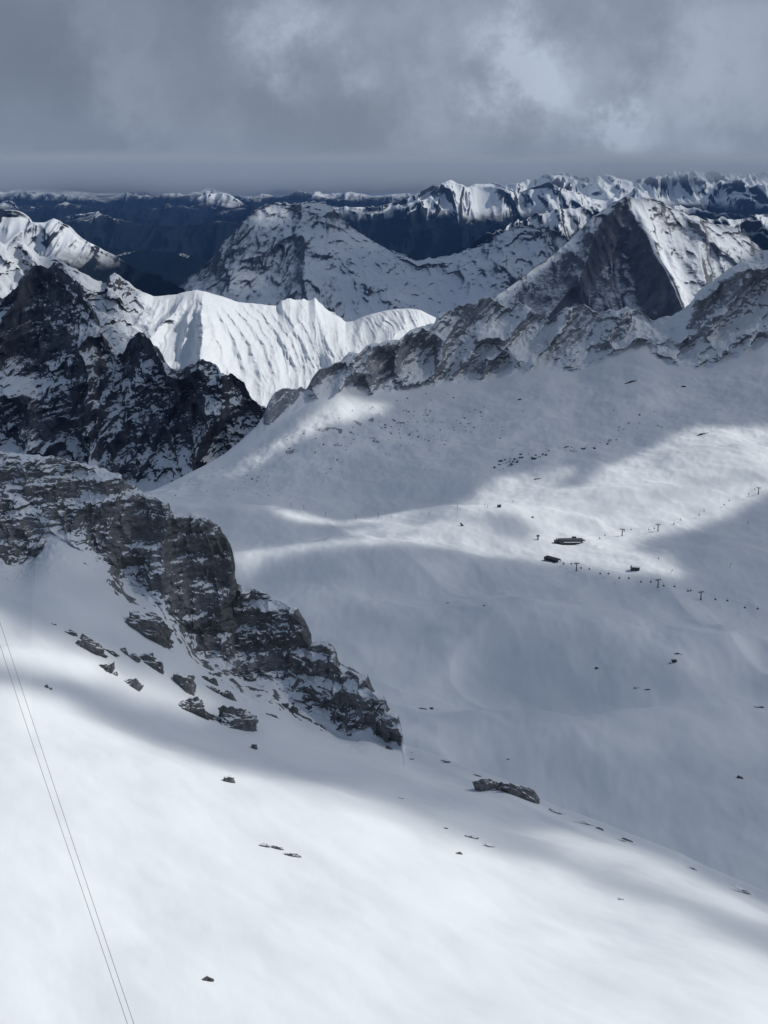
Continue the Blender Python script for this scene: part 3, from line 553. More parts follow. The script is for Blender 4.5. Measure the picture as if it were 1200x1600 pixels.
def shade_deck(name, zd, X, Y, Z, lit, n=260, amax=0.95, blur=1, label=None):  # cover is worked back along the sun from the wanted lit mask
    k = (zd-Z)/S[2]; x = (X+k*S[0]).ravel(); y = (Y+k*S[1]).ravel(); l = lit.ravel()
    x0, x1, y0, y1 = x.min(), x.max(), y.min(), y.max(); m = 0.04*max(x1-x0, y1-y0); x0 -= m; x1 += m; y0 -= m; y1 += m
    nx = n; ny = max(8, int(n*(y1-y0)/(x1-x0)))
    if ny > 2.5*n: ny = int(2.5*n)
    ix = np.clip(((x-x0)/(x1-x0)*(nx-1)).round().astype(int), 0, nx-1); iy = np.clip(((y-y0)/(y1-y0)*(ny-1)).round().astype(int), 0, ny-1)
    idx = iy*nx+ix
    W = np.bincount(idx, minlength=nx*ny).astype(float).reshape(ny, nx); V = np.bincount(idx, weights=l, minlength=nx*ny).reshape(ny, nx)
    W0 = W.copy(); val = np.where(W > 0, V/np.maximum(W, 1), 0); know = (W > 0).astype(float)
    acc_v, acc_w = val*know, know.copy()
    def blur1(a):
        a = np.pad(a, 1, mode='edge'); a = (a[:-2]+2*a[1:-1]+a[2:])/4; return (a[:, :-2]+2*a[:, 1:-1]+a[:, 2:])/4
    fv, fw_ = val*know, know.copy()
    for i in range(90):
        fv, fw_ = blur1(fv), blur1(fw_)
        fill = (know == 0) & (fw_ > 1e-3); val = np.where(fill & (acc_w == 0), fv/np.maximum(fw_, 1e-9), val); acc_w = np.where(fill, 1, acc_w)
    for i in range(blur): val = blur1(val)
    cover = (1-val)*amax
    near = fw_ > 0.02; cover = cover*np.where(near, 1, 0)
    for i in range(2): cover = blur1(cover)
    cover[0] = cover[-1] = 0; cover[:, 0] = cover[:, -1] = 0
    GX, GY = np.meshgrid(np.linspace(x0, x1, nx), np.linspace(y0, y1, ny))
    sz = (x1-x0)/6
    GZ = zd+fbm(GX/sz, GY/sz, GX*0, 4)*zd*0.02
    ob = grid_mesh(name, GX, GY, GZ, mc, {'cover': cover}, kind='structure')
    return ob
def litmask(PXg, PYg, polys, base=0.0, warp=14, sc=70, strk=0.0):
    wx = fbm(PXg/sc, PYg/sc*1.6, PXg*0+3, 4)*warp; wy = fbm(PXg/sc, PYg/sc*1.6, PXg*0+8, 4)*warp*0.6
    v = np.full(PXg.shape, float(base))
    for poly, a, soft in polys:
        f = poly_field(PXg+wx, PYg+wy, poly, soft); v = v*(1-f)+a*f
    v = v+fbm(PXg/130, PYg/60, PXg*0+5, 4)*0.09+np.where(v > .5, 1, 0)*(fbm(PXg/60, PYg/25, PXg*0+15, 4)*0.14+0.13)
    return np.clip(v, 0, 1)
def sub(L, r0, r1, sr=1, sc=1):
    sl = (slice(r0, r1, sr), slice(None, None, sc)); g = {k: L[k][sl] for k in ('X', 'Y', 'Z', 'T')}
    g['PXG'] = np.broadcast_to(L['PX'][None, ::sc], g['X'].shape); g['PYG'] = project(g['X'], g['Y'], g['Z'])[1]; return g
g = sub(L1, 20, None, 2, 2)
big = [(-400, 1060), (0, 1072), (60, 1086), (130, 1112), (210, 1152), (300, 1186), (400, 1212), (480, 1236), (560, 1262), (650, 1294), (760, 1324), (850, 1352), (960, 1390), (1080, 1440), (1210, 1500), (1600, 1650), (1600, 2600), (-400, 2600)]
lit1 = litmask(g['PXG'], g['PYG'], [([(560, 1180), (735, 1215), (870, 1275), (1000, 1325), (1210, 1415), (1300, 1480), (1210, 1500), (1000, 1420), (760, 1330), (620, 1290)], 0.28, 26), (big, 0.90, 20),
    ([(-400, 940), (0, 955), (60, 985), (150, 1012), (200, 1048), (262, 1068), (330, 1092), (300, 1118), (200, 1095), (120, 1062), (60, 1052), (-400, 1030)], 0.55, 22),
    ([(0, 1000), (70, 1012), (150, 1035), (190, 1062), (150, 1062), (60, 1035), (0, 1030)], 0.85, 16),
    ([(800, 1290), (900, 1296), (1010, 1340), (1120, 1385), (1200, 1425), (1250, 1445), (1200, 1450), (1080, 1410), (950, 1362), (850, 1322)], 0.62, 16),
    ([(420, 1212), (520, 1222), (620, 1262), (720, 1300), (680, 1300), (560, 1268), (460, 1240)], 0.55, 14),
    ([(330, 1222), (430, 1232), (520, 1262), (470, 1262), (380, 1248)], 0.7, 12),
    ([(420, 1150), (600, 1190), (800, 1260), (900, 1290), (800, 1290), (560, 1230), (430, 1190)], 0.12, 18),
    ([(850, 1400), (1000, 1440), (1220, 1520), (1220, 1560), (1000, 1480), (860, 1430)], 0.78, 20)], 0.09, 16, 90)
shade_deck('cloud', 170, g['X'], g['Y'], g['Z'], lit1, 420, 0.93, 1)  # unseen sheet added to throw the shade bands on the near slope
g = sub(L2, 5, None, 3, 2)
lit2 = litmask(g['PXG'], g['PYG'], [
    ([(690, 800), (740, 780), (800, 768), (850, 770), (900, 755), (960, 728), (1020, 700), (1060, 680), (1090, 664), (1210, 672), (1600, 660), (1600, 720), (1210, 765), (1150, 798), (1100, 820), (1050, 832), (1000, 842), (985, 860), (1040, 880), (1060, 896), (1010, 897), (950, 893), (900, 878), (860, 878), (800, 866), (740, 862), (700, 850), (680, 820)], 0.97, 10),
    ([(740, 790), (770, 755), (830, 735), (900, 728), (910, 742), (860, 765), (800, 775)], 0.75, 7),
    ([(880, 765), (915, 712), (940, 706), (925, 745), (905, 765)], 0.12, 8),
    ([(840, 745), (870, 705), (885, 700), (870, 740)], 0.3, 6),
    ([(1000, 715), (1090, 690), (1210, 690), (1210, 705), (1100, 712), (1010, 730)], 0.72, 7),
    ([(1010, 765), (1110, 742), (1210, 738), (1210, 752), (1110, 765), (1030, 785)], 0.60, 9),
    ([(900, 790), (960, 775), (1030, 790), (990, 806), (920, 806)], 0.66, 8),
    ([(430, 792), (470, 800), (520, 812), (570, 812), (640, 800), (700, 792), (700, 806), (640, 810), (560, 818), (500, 818), (450, 806)], 0.97, 4),
    ([(360, 868), (450, 852), (560, 846), (620, 850), (560, 854), (470, 862), (380, 880)], 0.85, 5),
    ([(365, 880), (420, 866), (430, 880), (375, 905)], 0.55, 8),
    ([(620, 806), (720, 800), (840, 840), (880, 880), (760, 864), (640, 850), (560, 848), (540, 830)], 0.66, 10),
    ([(650, 800), (700, 795), (720, 812), (660, 815)], 0.35, 7), ([(620, 825), (700, 822), (760, 850), (700, 855), (640, 842)], 0.95, 7),
    ([(755, 800), (800, 800), (850, 830), (820, 848), (765, 838)], 0.28, 9),
    ([(520, 618), (560, 625), (605, 632), (590, 645), (520, 662), (470, 685), (420, 715), (370, 745), (400, 712), (470, 660), (500, 635)], 0.78, 7),
    ([(420, 740), (520, 690), (640, 665), (660, 680), (540, 712), (440, 752)], 0.16, 9),
    ([(480, 905), (620, 900), (700, 920), (620, 940), (480, 935)], 0.16, 14),
    ([(640, 1140), (760, 1160), (860, 1140), (1000, 1150), (1200, 1130), (1200, 1180), (900, 1200), (640, 1180)], 0.14, 22),
    ([(930, 965), (1100, 990), (1210, 1010), (1210, 1030), (1100, 1015), (960, 990)], 0.26, 12),
    ([(390, 905), (520, 930), (640, 990), (660, 1060), (560, 1010), (430, 940)], 0.16, 20), ([(1000, 925), (1210, 965), (1210, 985), (1050, 960)], 0.16, 10),
    ([(760, 985), (880, 1000), (900, 1110), (780, 1120), (700, 1060)], 0.0, 30), ([(780, 1030), (900, 1040), (920, 1110), (820, 1130)], 0.0, 24), ([(640, 1000), (740, 1000), (730, 1060), (650, 1080)], 0.2, 24), ([(980, 985), (1210, 1020), (1210, 1060), (1080, 1050)], 0.22, 18), ([(430, 860), (720, 870), (860, 900), (700, 905), (480, 890)], .17, 14), ([(960, 1180), (1210, 1180), (1210, 1300), (1050, 1280)], 0.04, 30)], 0.11, 10, 60)
shade_deck('cloud', 700, g['X'], g['Y'], g['Z'], lit2, 420, 0.94, 1)  # unseen sheet added to lay out sun and shade on the plateau
g = sub(L4, 20, None, 3, 2)
lit4 = litmask(g['PXG'], g['PYG'], [([(195, 448), (245, 455), (300, 445), (800, 455), (800, 760), (400, 760), (300, 640), (215, 540), (185, 500)], 1.0, 12),
    ([(100, 400), (165, 420), (240, 450), (200, 520), (150, 480), (110, 440)], 0.45, 12), ([(-30, 360), (50, 370), (60, 400), (20, 470), (-30, 470)], 0.6, 12)], 0.08, 8, 60)
shade_deck('cloud', 1300, g['X'], g['Y'], g['Z'], lit4, 300, 0.97, 0)  # unseen sheet added to shade all round the sunlit comb
g3 = sub(L3, 25, None, 4, 3)
lit3 = litmask(g3['PXG'], g3['PYG'], [([(110, 420), (130, 430), (215, 515), (260, 600), (200, 620), (150, 540)], 0.18, 20)], 0.0, 8, 60)
shade_deck('cloud', 950, g3['X'], g3['Y'], g3['Z'], lit3, 200, 0.93, 0)  # unseen sheet added to keep sun off the dark face
g6 = sub(L6, 15, None, 3, 2)
lit6 = litmask(g6['PXG'], g6['PYG'], [([(975, 308), (1030, 312), (1110, 345), (1190, 380), (1100, 470), (1060, 510), (1030, 470), (1000, 390)], 0.85, 14), ([(770, 470), (860, 390), (900, 365), (890, 385), (850, 415), (790, 465)], 0.7, 8)], 0.03, 8, 60)
g5 = sub(L5, 10, None, 3, 2)
lit5 = litmask(g5['PXG'], g5['PYG'], [([(385, 325), (440, 316), (470, 320), (440, 345), (400, 350)], 0.6, 14), ([(340, 420), (400, 400), (420, 440), (370, 460)], 0.25, 14)], 0.03, 8, 60)
shade_deck('cloud', 2300, *[np.concatenate([g6[k].ravel(), g5[k].ravel()]) for k in 'XYZ'], np.concatenate([lit6.ravel(), lit5.ravel()]), 320, 1.0, 0)  # unseen sheet added to shade the two big mountains
# ------------------------------------------------------------------ haze
bm = bmesh.new(); bmesh.ops.create_cube(bm, size=1.0)
for v in bm.verts: v.co = Vector((v.co.x*130000, v.co.y*102000+46000, (v.co.z+0.5)*(1860+70)-1860))
me = bpy.data.meshes.new('haze'); bm.to_mesh(me); bm.free(); hz = bpy.data.objects.new('haze', me); col.objects.link(hz); hz['kind'] = 'stuff'
mh, t, o = new_mat('haze'); pv = t.new('ShaderNodeVolumePrincipled'); pv.inputs['Color'].default_value = (.20, .44, 1.0, 1)
pv.inputs['Density'].default_value = 0.9e-5; pv.inputs['Anisotropy'].default_value = 0.0
t.l.new(pv.outputs[0], o.inputs['Volume']); me.materials.append(mh)
scene.cycles.volume_bounces = 0

# low cloud that hangs over the far ranges and hides their tops
bm = bmesh.new(); bmesh.ops.create_cube(bm, size=1.0)
for v in bm.verts: v.co = Vector((v.co.x*76000, v.co.y*43000+40500, v.co.z*1500-300))
me = bpy.data.meshes.new('low_cloud'); bm.to_mesh(me); bm.free(); lc = bpy.data.objects.new('low_cloud', me); col.objects.link(lc); lc['kind'] = 'stuff'
ml, t, o = new_mat('low_cloud'); pv = t.new('ShaderNodeVolumePrincipled'); pv.inputs['Color'].default_value = (.76, .86, .985, 1)
gp = t.new('ShaderNodeNewGeometry').outputs['Position']; sp_ = t.new('ShaderNodeSeparateXYZ'); t.put(sp_.inputs[0], gp); x_, y_, z_ = sp_.outputs
base = t.math('ADD', t.ramp(x_, -9000, 3000, 400, 240), t.math('MULTIPLY', t.math('MAXIMUM', t.math('SUBTRACT', y_, 27000), 0.0), 0.024))     # the cloud base sinks to the left
nz_ = t.noise(t.mapping(gp, scale=(1, 0.6, 1.3)), 0.00036, 5, 0.7).outputs[0]
hb = t.math('ADD', t.math('ADD', z_, base), t.math('MULTIPLY', t.math('SUBTRACT', nz_, 0.5), 1350))
dn = t.math('MULTIPLY', t.ramp(hb, -80, 360), t.ramp(t.math('ADD', z_, t.math('MULTIPLY', nz_, 500)), -40, 640, 1, 0))
dn = t.math('MULTIPLY', dn, t.ramp(y_, 19200, 27000))
big_ = t.noise(t.mapping(gp, scale=(1, 0.35, 1.0)), 0.00022, 3, 0.5).outputs[0]
dn = t.math('MULTIPLY', dn, t.ramp(big_, 0.36, 0.60, 0.10, 1.9))
t.put(pv.inputs['Density'], t.math('MULTIPLY', dn, 5.0e-4)); t.l.new(pv.outputs[0], o.inputs['Volume']); me.materials.append(ml)
scene.cycles.volume_step_rate = 0.15; scene.cycles.volume_max_steps = 256

# ------------------------------------------------------------------ things: helpers
def link(name, me, parent=None, mat=None):
    if mat: me.materials.append(mat)
    o = bpy.data.objects.new(name, me); col.objects.link(o)
    if parent: o.parent = parent
    return o
def tag(o, label, cat, group=None):
    o['label'] = label; o['category'] = cat
    if group: o['group'] = group
    return o
def empty(name, loc, rz=0):
    o = bpy.data.objects.new(name, None); col.objects.link(o); o.location = loc; o.rotation_euler = (0, 0, rz); return o
def copy_tree(o, parent=None):
    c = o.copy(); col.objects.link(c); c.parent = parent
    for ch in list(o.children): copy_tree(ch, c)
    return c
def simple(name, c, rough=0.6, metal=0.0, nz=None):
    m, t, o = new_mat(name); b = t.new('ShaderNodeBsdfPrincipled'); b.inputs['Roughness'].default_value = rough; b.inputs['Metallic'].default_value = metal
    cr = t.new('ShaderNodeTexCoord').outputs['Object']; n = t.noise(cr, nz or 2.0, 5, 0.6).outputs[0]
    t.put(b.inputs['Base Color'], t.mix(t.ramp(n, 0.3, 0.7), tuple(x*0.75 for x in c), tuple(min(1, x*1.2) for x in c)))
    t.l.new(b.outputs[0], o.inputs[0]); return m
MROCK = terrain_mat('weathered_rock', thr=0.80, width=0.04, nscale=0.45, namp=0.35, bscale=0.9, bump=0.6, rock=((.12, .124, .13), (.29, .288, .29)), warm=0.25, fine=(2.6, 0.35), sscale=0.3)
MSTONE = terrain_mat('far_stone', thr=0.93, width=0.05, nscale=0.4, namp=0.3, bscale=0.6, bump=0.4, rock=((.05, .05, .055), (.12, .12, .122)), sscale=0.3)
MSTEEL = simple('galvanised_steel', (.055, .058, .065), 0.6, 0.2)
MDARK = simple('dark_cladding', (.03, .032, .036), 0.7)
MROOF = simple('dark_sheet_roof', (.085, .09, .10), 0.55, 0.2)
MSNOWR = simple('roof_snow', (.8, .83, .87), 0.7)
MGREY = simple('grey_concrete', (.17, .172, .175), 0.85)
MGLASS = simple('dark_glass', (.03, .035, .045), 0.15)

def blob_rock(seed, sub=4, parts=1, spread=0.55, rough=1.15, flat=0.0):
    """a broken rock: one to several blocks with planed faces, unit size"""
    rs = np.random.RandomState(seed); V = []; Fc = []; off = 0
    bm = bmesh.new(); bmesh.ops.create_icosphere(bm, subdivisions=sub, radius=1.0)
    base = np.array([v.co[:] for v in bm.verts]); faces = np.array([[v.index for v in f.verts] for f in bm.faces]); bm.free()
    for k in range(parts):
        p = base.copy()
        for j in range(11):
            n = rs.normal(size=3); n[2] *= 0.8; n /= np.linalg.norm(n); d = rs.uniform(0.45, 0.85)
            q = p@n-d; p = p-np.maximum(q, 0)[:, None]*n*0.92
        x, y, z = (p*1.0+seed*3.1+k*11).T
        nn = ridged(x*1.3, y*1.3, z*1.3, 4)-0.4; n2 = fbm(x*3.2, y*3.2, z*4.5, 4)
        p = p*(1+0.28*rough*nn+0.12*rough*n2)[:, None]
        sc = np.array([1, 1, 1])*(rs.uniform(0.45, 0.75) if parts > 1 else 1.0)
        p = p*sc*np.array([rs.uniform(.8, 1.2), 1, rs.uniform(.7, 1.1)])
        if parts > 1: p = p+np.array([(k/(parts-1)*2-1)*spread+rs.uniform(-.1, .1), rs.uniform(-.25, .25), rs.uniform(-.22, .22)])
        V.append(p); Fc.append(faces+off); off += len(p)
    V = np.concatenate(V); Fc = np.concatenate(Fc)
    V[:, 0] /= np.abs(V[:, 0]).max(); V[:, 2] /= np.abs(V[:, 2]).max()
    if parts > 1: V[:, 2] *= 1-0.75*np.abs(V[:, 0])**2.2
    me = bpy.data.meshes.new('rock'); me.vertices.add(len(V)); me.vertices.foreach_set('co', V.astype(np.float32).ravel())
    me.loops.add(Fc.size); me.polygons.add(len(Fc)); me.loops.foreach_set('vertex_index', Fc.astype(np.int32).ravel())
    me.polygons.foreach_set('loop_start', np.arange(0, Fc.size, 3, dtype=np.int32)); me.polygons.foreach_set('use_smooth', np.ones(len(Fc), bool))
    me.update(calc_edges=True); return me
def outcrop(name, px, py, w, h, ang, seed, label, cat='rock', parts=1, sub=4, L=None, mat=None, group=None, spread=.45, depth=1.0):
    g = ground(L or L1, px, py+h*0.15); k = g.y/CP/F
    me = blob_rock(seed, sub, parts, spread); a = math.radians(ang)
    W, H = w*k/2*1.15, h*k/2*(1.2 if h > 7 else .8)
    M = Matrix.Rotation(a, 4, 'Y') @ Matrix.Diagonal((W, max(H, W*0.35)*depth, H*1.25, 1)); me.transform(M)
    o = link(name, me, None, mat or MROCK); o.location = g+Vector((0, max(H, W*.35)*0.25, -H*0.12)); tag(o, label, cat, group); return o
# ------------------------------------------------------------------ rocks on the near slope
for i, a in enumerate([
    (122, 993, 50, 20, 10, 1, 'flat dark rock at the upper left end of the row of rocks on the snow', 2, 5),
    (135, 1011, 62, 22, 20, 2, 'tilted brown slab of rock just under the flat dark rock', 1, 5),
    (170, 1018, 34, 10, 14, 3, 'thin brown sliver of rock in snow right of the tilted slab', 2, 4),
    (200, 1022, 42, 18, 12, 4, 'pair of knobbly brown rocks joined in the middle of the rock row', 2, 5),
    (236, 1036, 50, 26, 25, 5, 'ragged rock leading down to the big rounded boulder', 3, 5),
    (284, 1066, 46, 42, 10, 6, 'big rounded grey boulder in the snow beneath the cliff', 1, 5),
    (230, 984, 92, 44, 22, 7, 'large lens shaped dark rock standing alone in snow under the main cliff', 1, 6),
    (168, 1044, 32, 26, 35, 8, 'small broken brown rock group on the crest of the sunlit snow lip', 3, 5),
    (208, 1070, 34, 24, 38, 9, 'forked brown rock at the right end of the sunlit snow lip', 3, 5),
    (345, 1082, 70, 26, 32, 10, 'long jagged rock strip slanting down between cliff and lower boulders', 4, 5),
    (428, 1118, 34, 14, 32, 11, 'narrow rock strip in snow right of the lower boulders', 3, 4),
    (452, 1106, 30, 18, 40, 12, 'small dark rock tucked under the foot of the cliff', 2, 4),
    (306, 1108, 66, 44, 14, 13, 'cluster of broken grey boulders, left half of the lowest big outcrop', 4, 5),
    (368, 1130, 66, 44, 18, 14, 'smooth wide grey boulder, right half of the lowest big outcrop', 1, 6),
    (397, 1168, 15, 13, 30, 15, 'small stone alone below the lowest big outcrop', 1, 4),
    (357, 1219, 24, 14, 15, 16, 'light grey stone alone on the sunlit snow field', 1, 4),
    (425, 1324, 40, 9, 14, 17, 'flat dark rib of rock in the middle of the sunlit snow field', 3, 5),
    (459, 1337, 32, 8, 20, 18, 'short low rib continuing the flat dark rib to the right', 3, 4),
    (324, 1531, 24, 12, 6, 19, 'lowest little stone near the bottom edge of the snow field', 2, 4),
    (75, 1074, 14, 9, 20, 20, 'small stone between the cables and the sunlit lip', 2, 4),
    (84, 975, 9, 5, 15, 21, 'tiny pebble up left of the flat dark rock', 1, 3),
    (716, 1333, 13, 8, 15, 22, 'small dark stone under the thin line of rock on the right', 1, 4),
    (740, 1309, 32, 7, 18, 23, 'thin line of dark rock in the snow, left end of the slanting streak', 3, 4),
    (768, 1323, 30, 5, 30, 24, 'thin line of dark rock, right end of the slanting streak', 3, 4),
    (696, 1294, 8, 4, 10, 25, 'tiny dark stone up left of the thin line of rock', 1, 3),
    (645, 1186, 12, 4, 20, 26, 'low stone on the snow rim just right of the cliff foot', 1, 3),
    (973, 1405, 16, 4, 8, 27, 'faint low stone on the bright snow at the lower right', 2, 3),
    (626, 1247, 10, 3, 10, 28, 'tiny flat stone on shaded snow under the rim', 1, 3),
    (396, 1062, 30, 16, 40, 29, 'small dark rock beside the steep foot of the cliff', 2, 4),
    (325, 1062, 34, 16, 28, 30, 'dark rock in snow right above the long jagged strip', 2, 4),
    (700, 1191, 26, 6, 16, 31, 'low dark stones breaking the snow rim left of the big rim outcrop', 3, 4),
    (132, 880, 6, 5, 10, 32, 'tiny stone on the smooth snow ramp under the upper cliff', 1, 3),
    (545, 1148, 10, 8, 10, 33, 'little block fallen at the foot of the right cliff buttress', 1, 3)]):
    px, py, w_, h_, an, sd, lab, pts, sb = a
    outcrop('rock', px, py, w_, h_, an, sd, lab, 'rock', pts, sb)
outcrop('rock_outcrop', 788, 1231, 108, 40, 20, 41, 'long dark outcrop breaking through the snow rim above the shaded bowl', 'rock outcrop', 4, 6, spread=.72)
outcrop('rock_outcrop', 880, 1272, 40, 4, 20, 42, 'thin dark ledge of rock along the snow rim right of the long outcrop', 'rock outcrop', 4, 5, spread=.8)
outcrop('rock_outcrop', 925, 1289, 50, 3, 22, 43, 'very thin rock edge on the snow rim half way to the right border', 'rock outcrop', 4, 5, spread=.8)
outcrop('rock_outcrop', 985, 1318, 44, 4, 24, 44, 'thin stony streak just under the snow rim in the right third', 'rock outcrop', 4, 5, spread=.8)
outcrop('rock_outcrop', 1088, 1359, 34, 4, 30, 45, 'small rocky edge on the rim above the bright snow at the right', 'rock outcrop', 3, 4, spread=.8)
outcrop('rock_outcrop', 1172, 1396, 56, 5, 25, 46, 'rocky edge where the snow rim meets the right border', 'rock outcrop', 4, 5, spread=.8)

# ------------------------------------------------------------------ boulders and stones on the plateau
for (px, py, w_, h_, an, sd, lab, pts) in [
    (721, 820, 7, 10, -20, 51, 'dark rock standing in a hollow on the bright hump', 2), (660, 1107, 14, 5, 5, 52, 'short row of dark stones on the shaded bowl right of the cliff', 3),
    (674, 1107, 6, 7, 0, 53, 'single upright stone at the end of the short row of stones', 1), (934, 1044, 13, 8, 10, 54, 'dark stone pair in the shaded snow right of the middle', 2),
    (995, 1075, 10, 5, 8, 55, 'dark stone left of the brown patch on the shaded bowl', 2), (1015, 1077, 18, 4, 4, 56, 'flat stone line ending at the brown patch', 3),
    (1156, 1215, 12, 8, 12, 57, 'small dark stone group low on the shaded bowl at the right', 3), (1190, 1105, 22, 6, 10, 58, 'stones cut by the right border on the shaded bowl', 3),
    (794, 1186, 7, 3, 0, 59, 'tiny stone in the deepest part of the shaded bowl', 1), (700, 942, 6, 3, 10, 60, 'tiny dark stone on the smooth hump left of the middle', 1),
    (757, 946, 5, 3, 0, 61, 'tiny dark stone on the smooth hump near the middle', 1), (840, 748, 12, 4, -12, 62, 'dark stones on the bright slope above the hump', 3),
    (832, 808, 5, 5, 20, 63, 'small dark rock on the bright slope right of the hump crest', 1), (890, 845, 1, 1, 0, 64, '', 0),
    (1098, 678, 20, 5, -18, 65, 'dark stones on the top of the bright hump at the right', 3), (983, 598, 24, 6, -22, 66, 'dark flat rock alone on the snow under the right peak', 2),
    (1068, 604, 7, 5, 0, 67, 'single dark rock on the snow below the right peak', 1), (812, 624, 6, 5, 0, 68, 'single dark boulder standing high on the far snow slope', 1),
    (1052, 1034, 14, 9, -40, 69, 'brown broken band of rock on the shaded bowl', 3), (1062, 1022, 16, 5, 10, 70, 'brown stones above the broken band', 2)]:
    if pts: outcrop('rock', px, py, w_, h_, an, sd, lab, 'rock', pts, 3, L2, MSTONE)
protos = [blob_rock(100+i, 2, 1 if i < 4 else 2) for i in range(6)]
for p in protos: p.materials.append(MSTONE)
rs = random.Random(5); cnt = 0
ZONES = [((440, 760), (610, 700), 60, (1.2, 4.0)), ((590, 790), (640, 690), 70, (1.5, 4.5)), ((430, 640), (680, 740), 45, (1.2, 3.5)), ((770, 870), (700, 735), 44, (3.0, 8.0)), ((870, 960), (685, 715), 26, (2.5, 6.0)),
         ((940, 1060), (640, 690), 16, (1.5, 4.0)), ((260, 420), (700, 775), 34, (1.5, 4.0))]
fld = []
for (xa, xb), (ya, yb), n, (wa, wb) in ZONES:
    k = 0; tries = 0
    while k < n and tries < 4000:
        tries += 1; px, py = rs.uniform(xa, xb), rs.uniform(ya, yb)
        if xa == 770 and abs(py-(728-(px-780)*0.32)) > 7: continue
        if xa == 870 and abs(py-(705-(px-880)*0.18)) > 6: continue
        if xa < 600 and py < 745-(px-300)*0.42: continue
        if float(fbm(np.array([px/30]), np.array([py/18]), np.array([2.5]), 3)[0]) < 0.0: continue
        g = ground(L2, px, py); sz = rs.uniform(wa, wb)**1.0*g.y/F/2*(0.75 if rs.random() < 0.7 else 1.2)
        fld.append((g, sz)); k += 1
for i, (g, sz) in enumerate(fld[:290]):
    o = bpy.data.objects.new('boulder', protos[i % 6]); col.objects.link(o)
    o.location = g+Vector((0, 0, sz*0.1)); o.scale = (sz, sz, sz*rs.uniform(.5, .85)); o.rotation_euler = (rs.uniform(-.2, .2), rs.uniform(-.3, .3), rs.uniform(0, 6.28))
    tag(o, 'small dark boulder lying among many on the far snow slope', 'boulder', 'boulders scattered over the far snow slope')

# ------------------------------------------------------------------ chairlifts
def box(bm, c, s, rot=None):
    r = bmesh.ops.create_cube(bm, size=1.0)['verts']
    for v in r:
        p = Vector((v.co.x*s[0], v.co.y*s[1], v.co.z*s[2]))
        if rot: p = rot @ p
        v.co = p+Vector(c)
    return r
def tube(bm, p0, p1, r0, r1=None, n=10):
    p0, p1 = Vector(p0), Vector(p1); d = p1-p0; q = d.to_track_quat('Z', 'Y').to_matrix()
    vs = bmesh.ops.create_cone(bm, cap_ends=True, segments=n, radius1=r0, radius2=r0 if r1 is None else r1, depth=d.length)['verts']
    for v in vs: v.co = q @ v.co+(p0+p1)/2
def finish(bm, name, mat, parent=None, bevel=0.0):
    if bevel: bmesh.ops.bevel(bm, geom=list(bm.edges), offset=bevel, segments=1, affect='EDGES')
    me = bpy.data.meshes.new(name); bm.to_mesh(me); bm.free(); return link(name, me, parent, mat)
def make_pylon():
    r = empty('lift_pylon', (0, 0, 0)); H = 7.4
    bm = bmesh.new(); tube(bm, (0, 0, -1.0), (0, 0, H), 0.58, 0.42, 14); finish(bm, 'pole', MSTEEL, r)
    bm = bmesh.new(); box(bm, (0, 0, 0.12), (1.7, 1.7, 0.5)); finish(bm, 'footing', MGREY, r, 0.06)
    bm = bmesh.new(); box(bm, (0, 0, H+0.1), (5.4, 0.5, 0.55)); tube(bm, (-2.0, 0, H), (0, 0, H-1.1), .09); tube(bm, (2.0, 0, H), (0, 0, H-1.1), .09); finish(bm, 'crossarm', MSTEEL, r)
    for s_ in (-1, 1):
        bm = bmesh.new(); box(bm, (s_*2.3, 0, H-0.05), (0.2, 2.9, 0.22))
        for j in range(6): tube(bm, (s_*2.3-0.13, -1.25+j*0.5, H-0.22), (s_*2.3+0.13, -1.25+j*0.5, H-0.22), 0.24, None, 12)
        finish(bm, 'sheave_battery', MDARK, r)
    bm = bmesh.new(); tube(bm, (-1.6, 0, H+0.25), (-0.9, 0, H+1.3), .06); tube(bm, (1.6, 0, H+0.25), (0.9, 0, H+1.3), .06); tube(bm, (-0.95, 0, H+1.28), (0.95, 0, H+1.28), .06); finish(bm, 'lifting_frame', MSTEEL, r)
    return r
def make_chair():
    r = empty('chairlift_chair', (0, 0, 0))
    bm = bmesh.new(); tube(bm, (0, 0, 2.6), (0, 0, 0.9), .05); tube(bm, (0, 0, .9), (-0.9, 0, .7), .045); tube(bm, (0, 0, .9), (0.9, 0, .7), .045)
    for s_ in (-.9, .9): tube(bm, (s_, 0, .7), (s_, -.1, -.5), .04)
    finish(bm, 'hanger', MSTEEL, r)
    bm = bmesh.new(); box(bm, (0, -0.25, -.5), (1.9, .55, .12)); finish(bm, 'seat', MDARK, r, .03)
    bm = bmesh.new(); box(bm, (0, 0.04, -.1), (1.9, .10, .7)); finish(bm, 'backrest', MDARK, r, .03)
    bm = bmesh.new(); tube(bm, (-.85, -.6, -.15), (.85, -.6, -.15), .035); tube(bm, (-.85, -.6, -.15), (-.9, 0, .1), .03); tube(bm, (.85, -.6, -.15), (.9, 0, .1), .03); tube(bm, (-.5, -.6, -.15), (-.5, -.75, -.95), .03); tube(bm, (.5, -.6, -.15), (.5, -.75, -.95), .03); finish(bm, 'safety_bar', MSTEEL, r)
    return r
pyl0 = make_pylon(); chr0 = make_chair(); used = {'p': False, 'c': False}
def put_pylon(px, py, rz, label, s_=1.0):
    g = ground(L2, px, py); o = copy_tree(pyl0) if used['p'] else pyl0; used['p'] = True
    o.location = g; o.rotation_euler = (0, 0, rz); o.scale = (s_, s_, s_); tag(o, label, 'lift pylon', 'lift pylons on the plateau'); return g
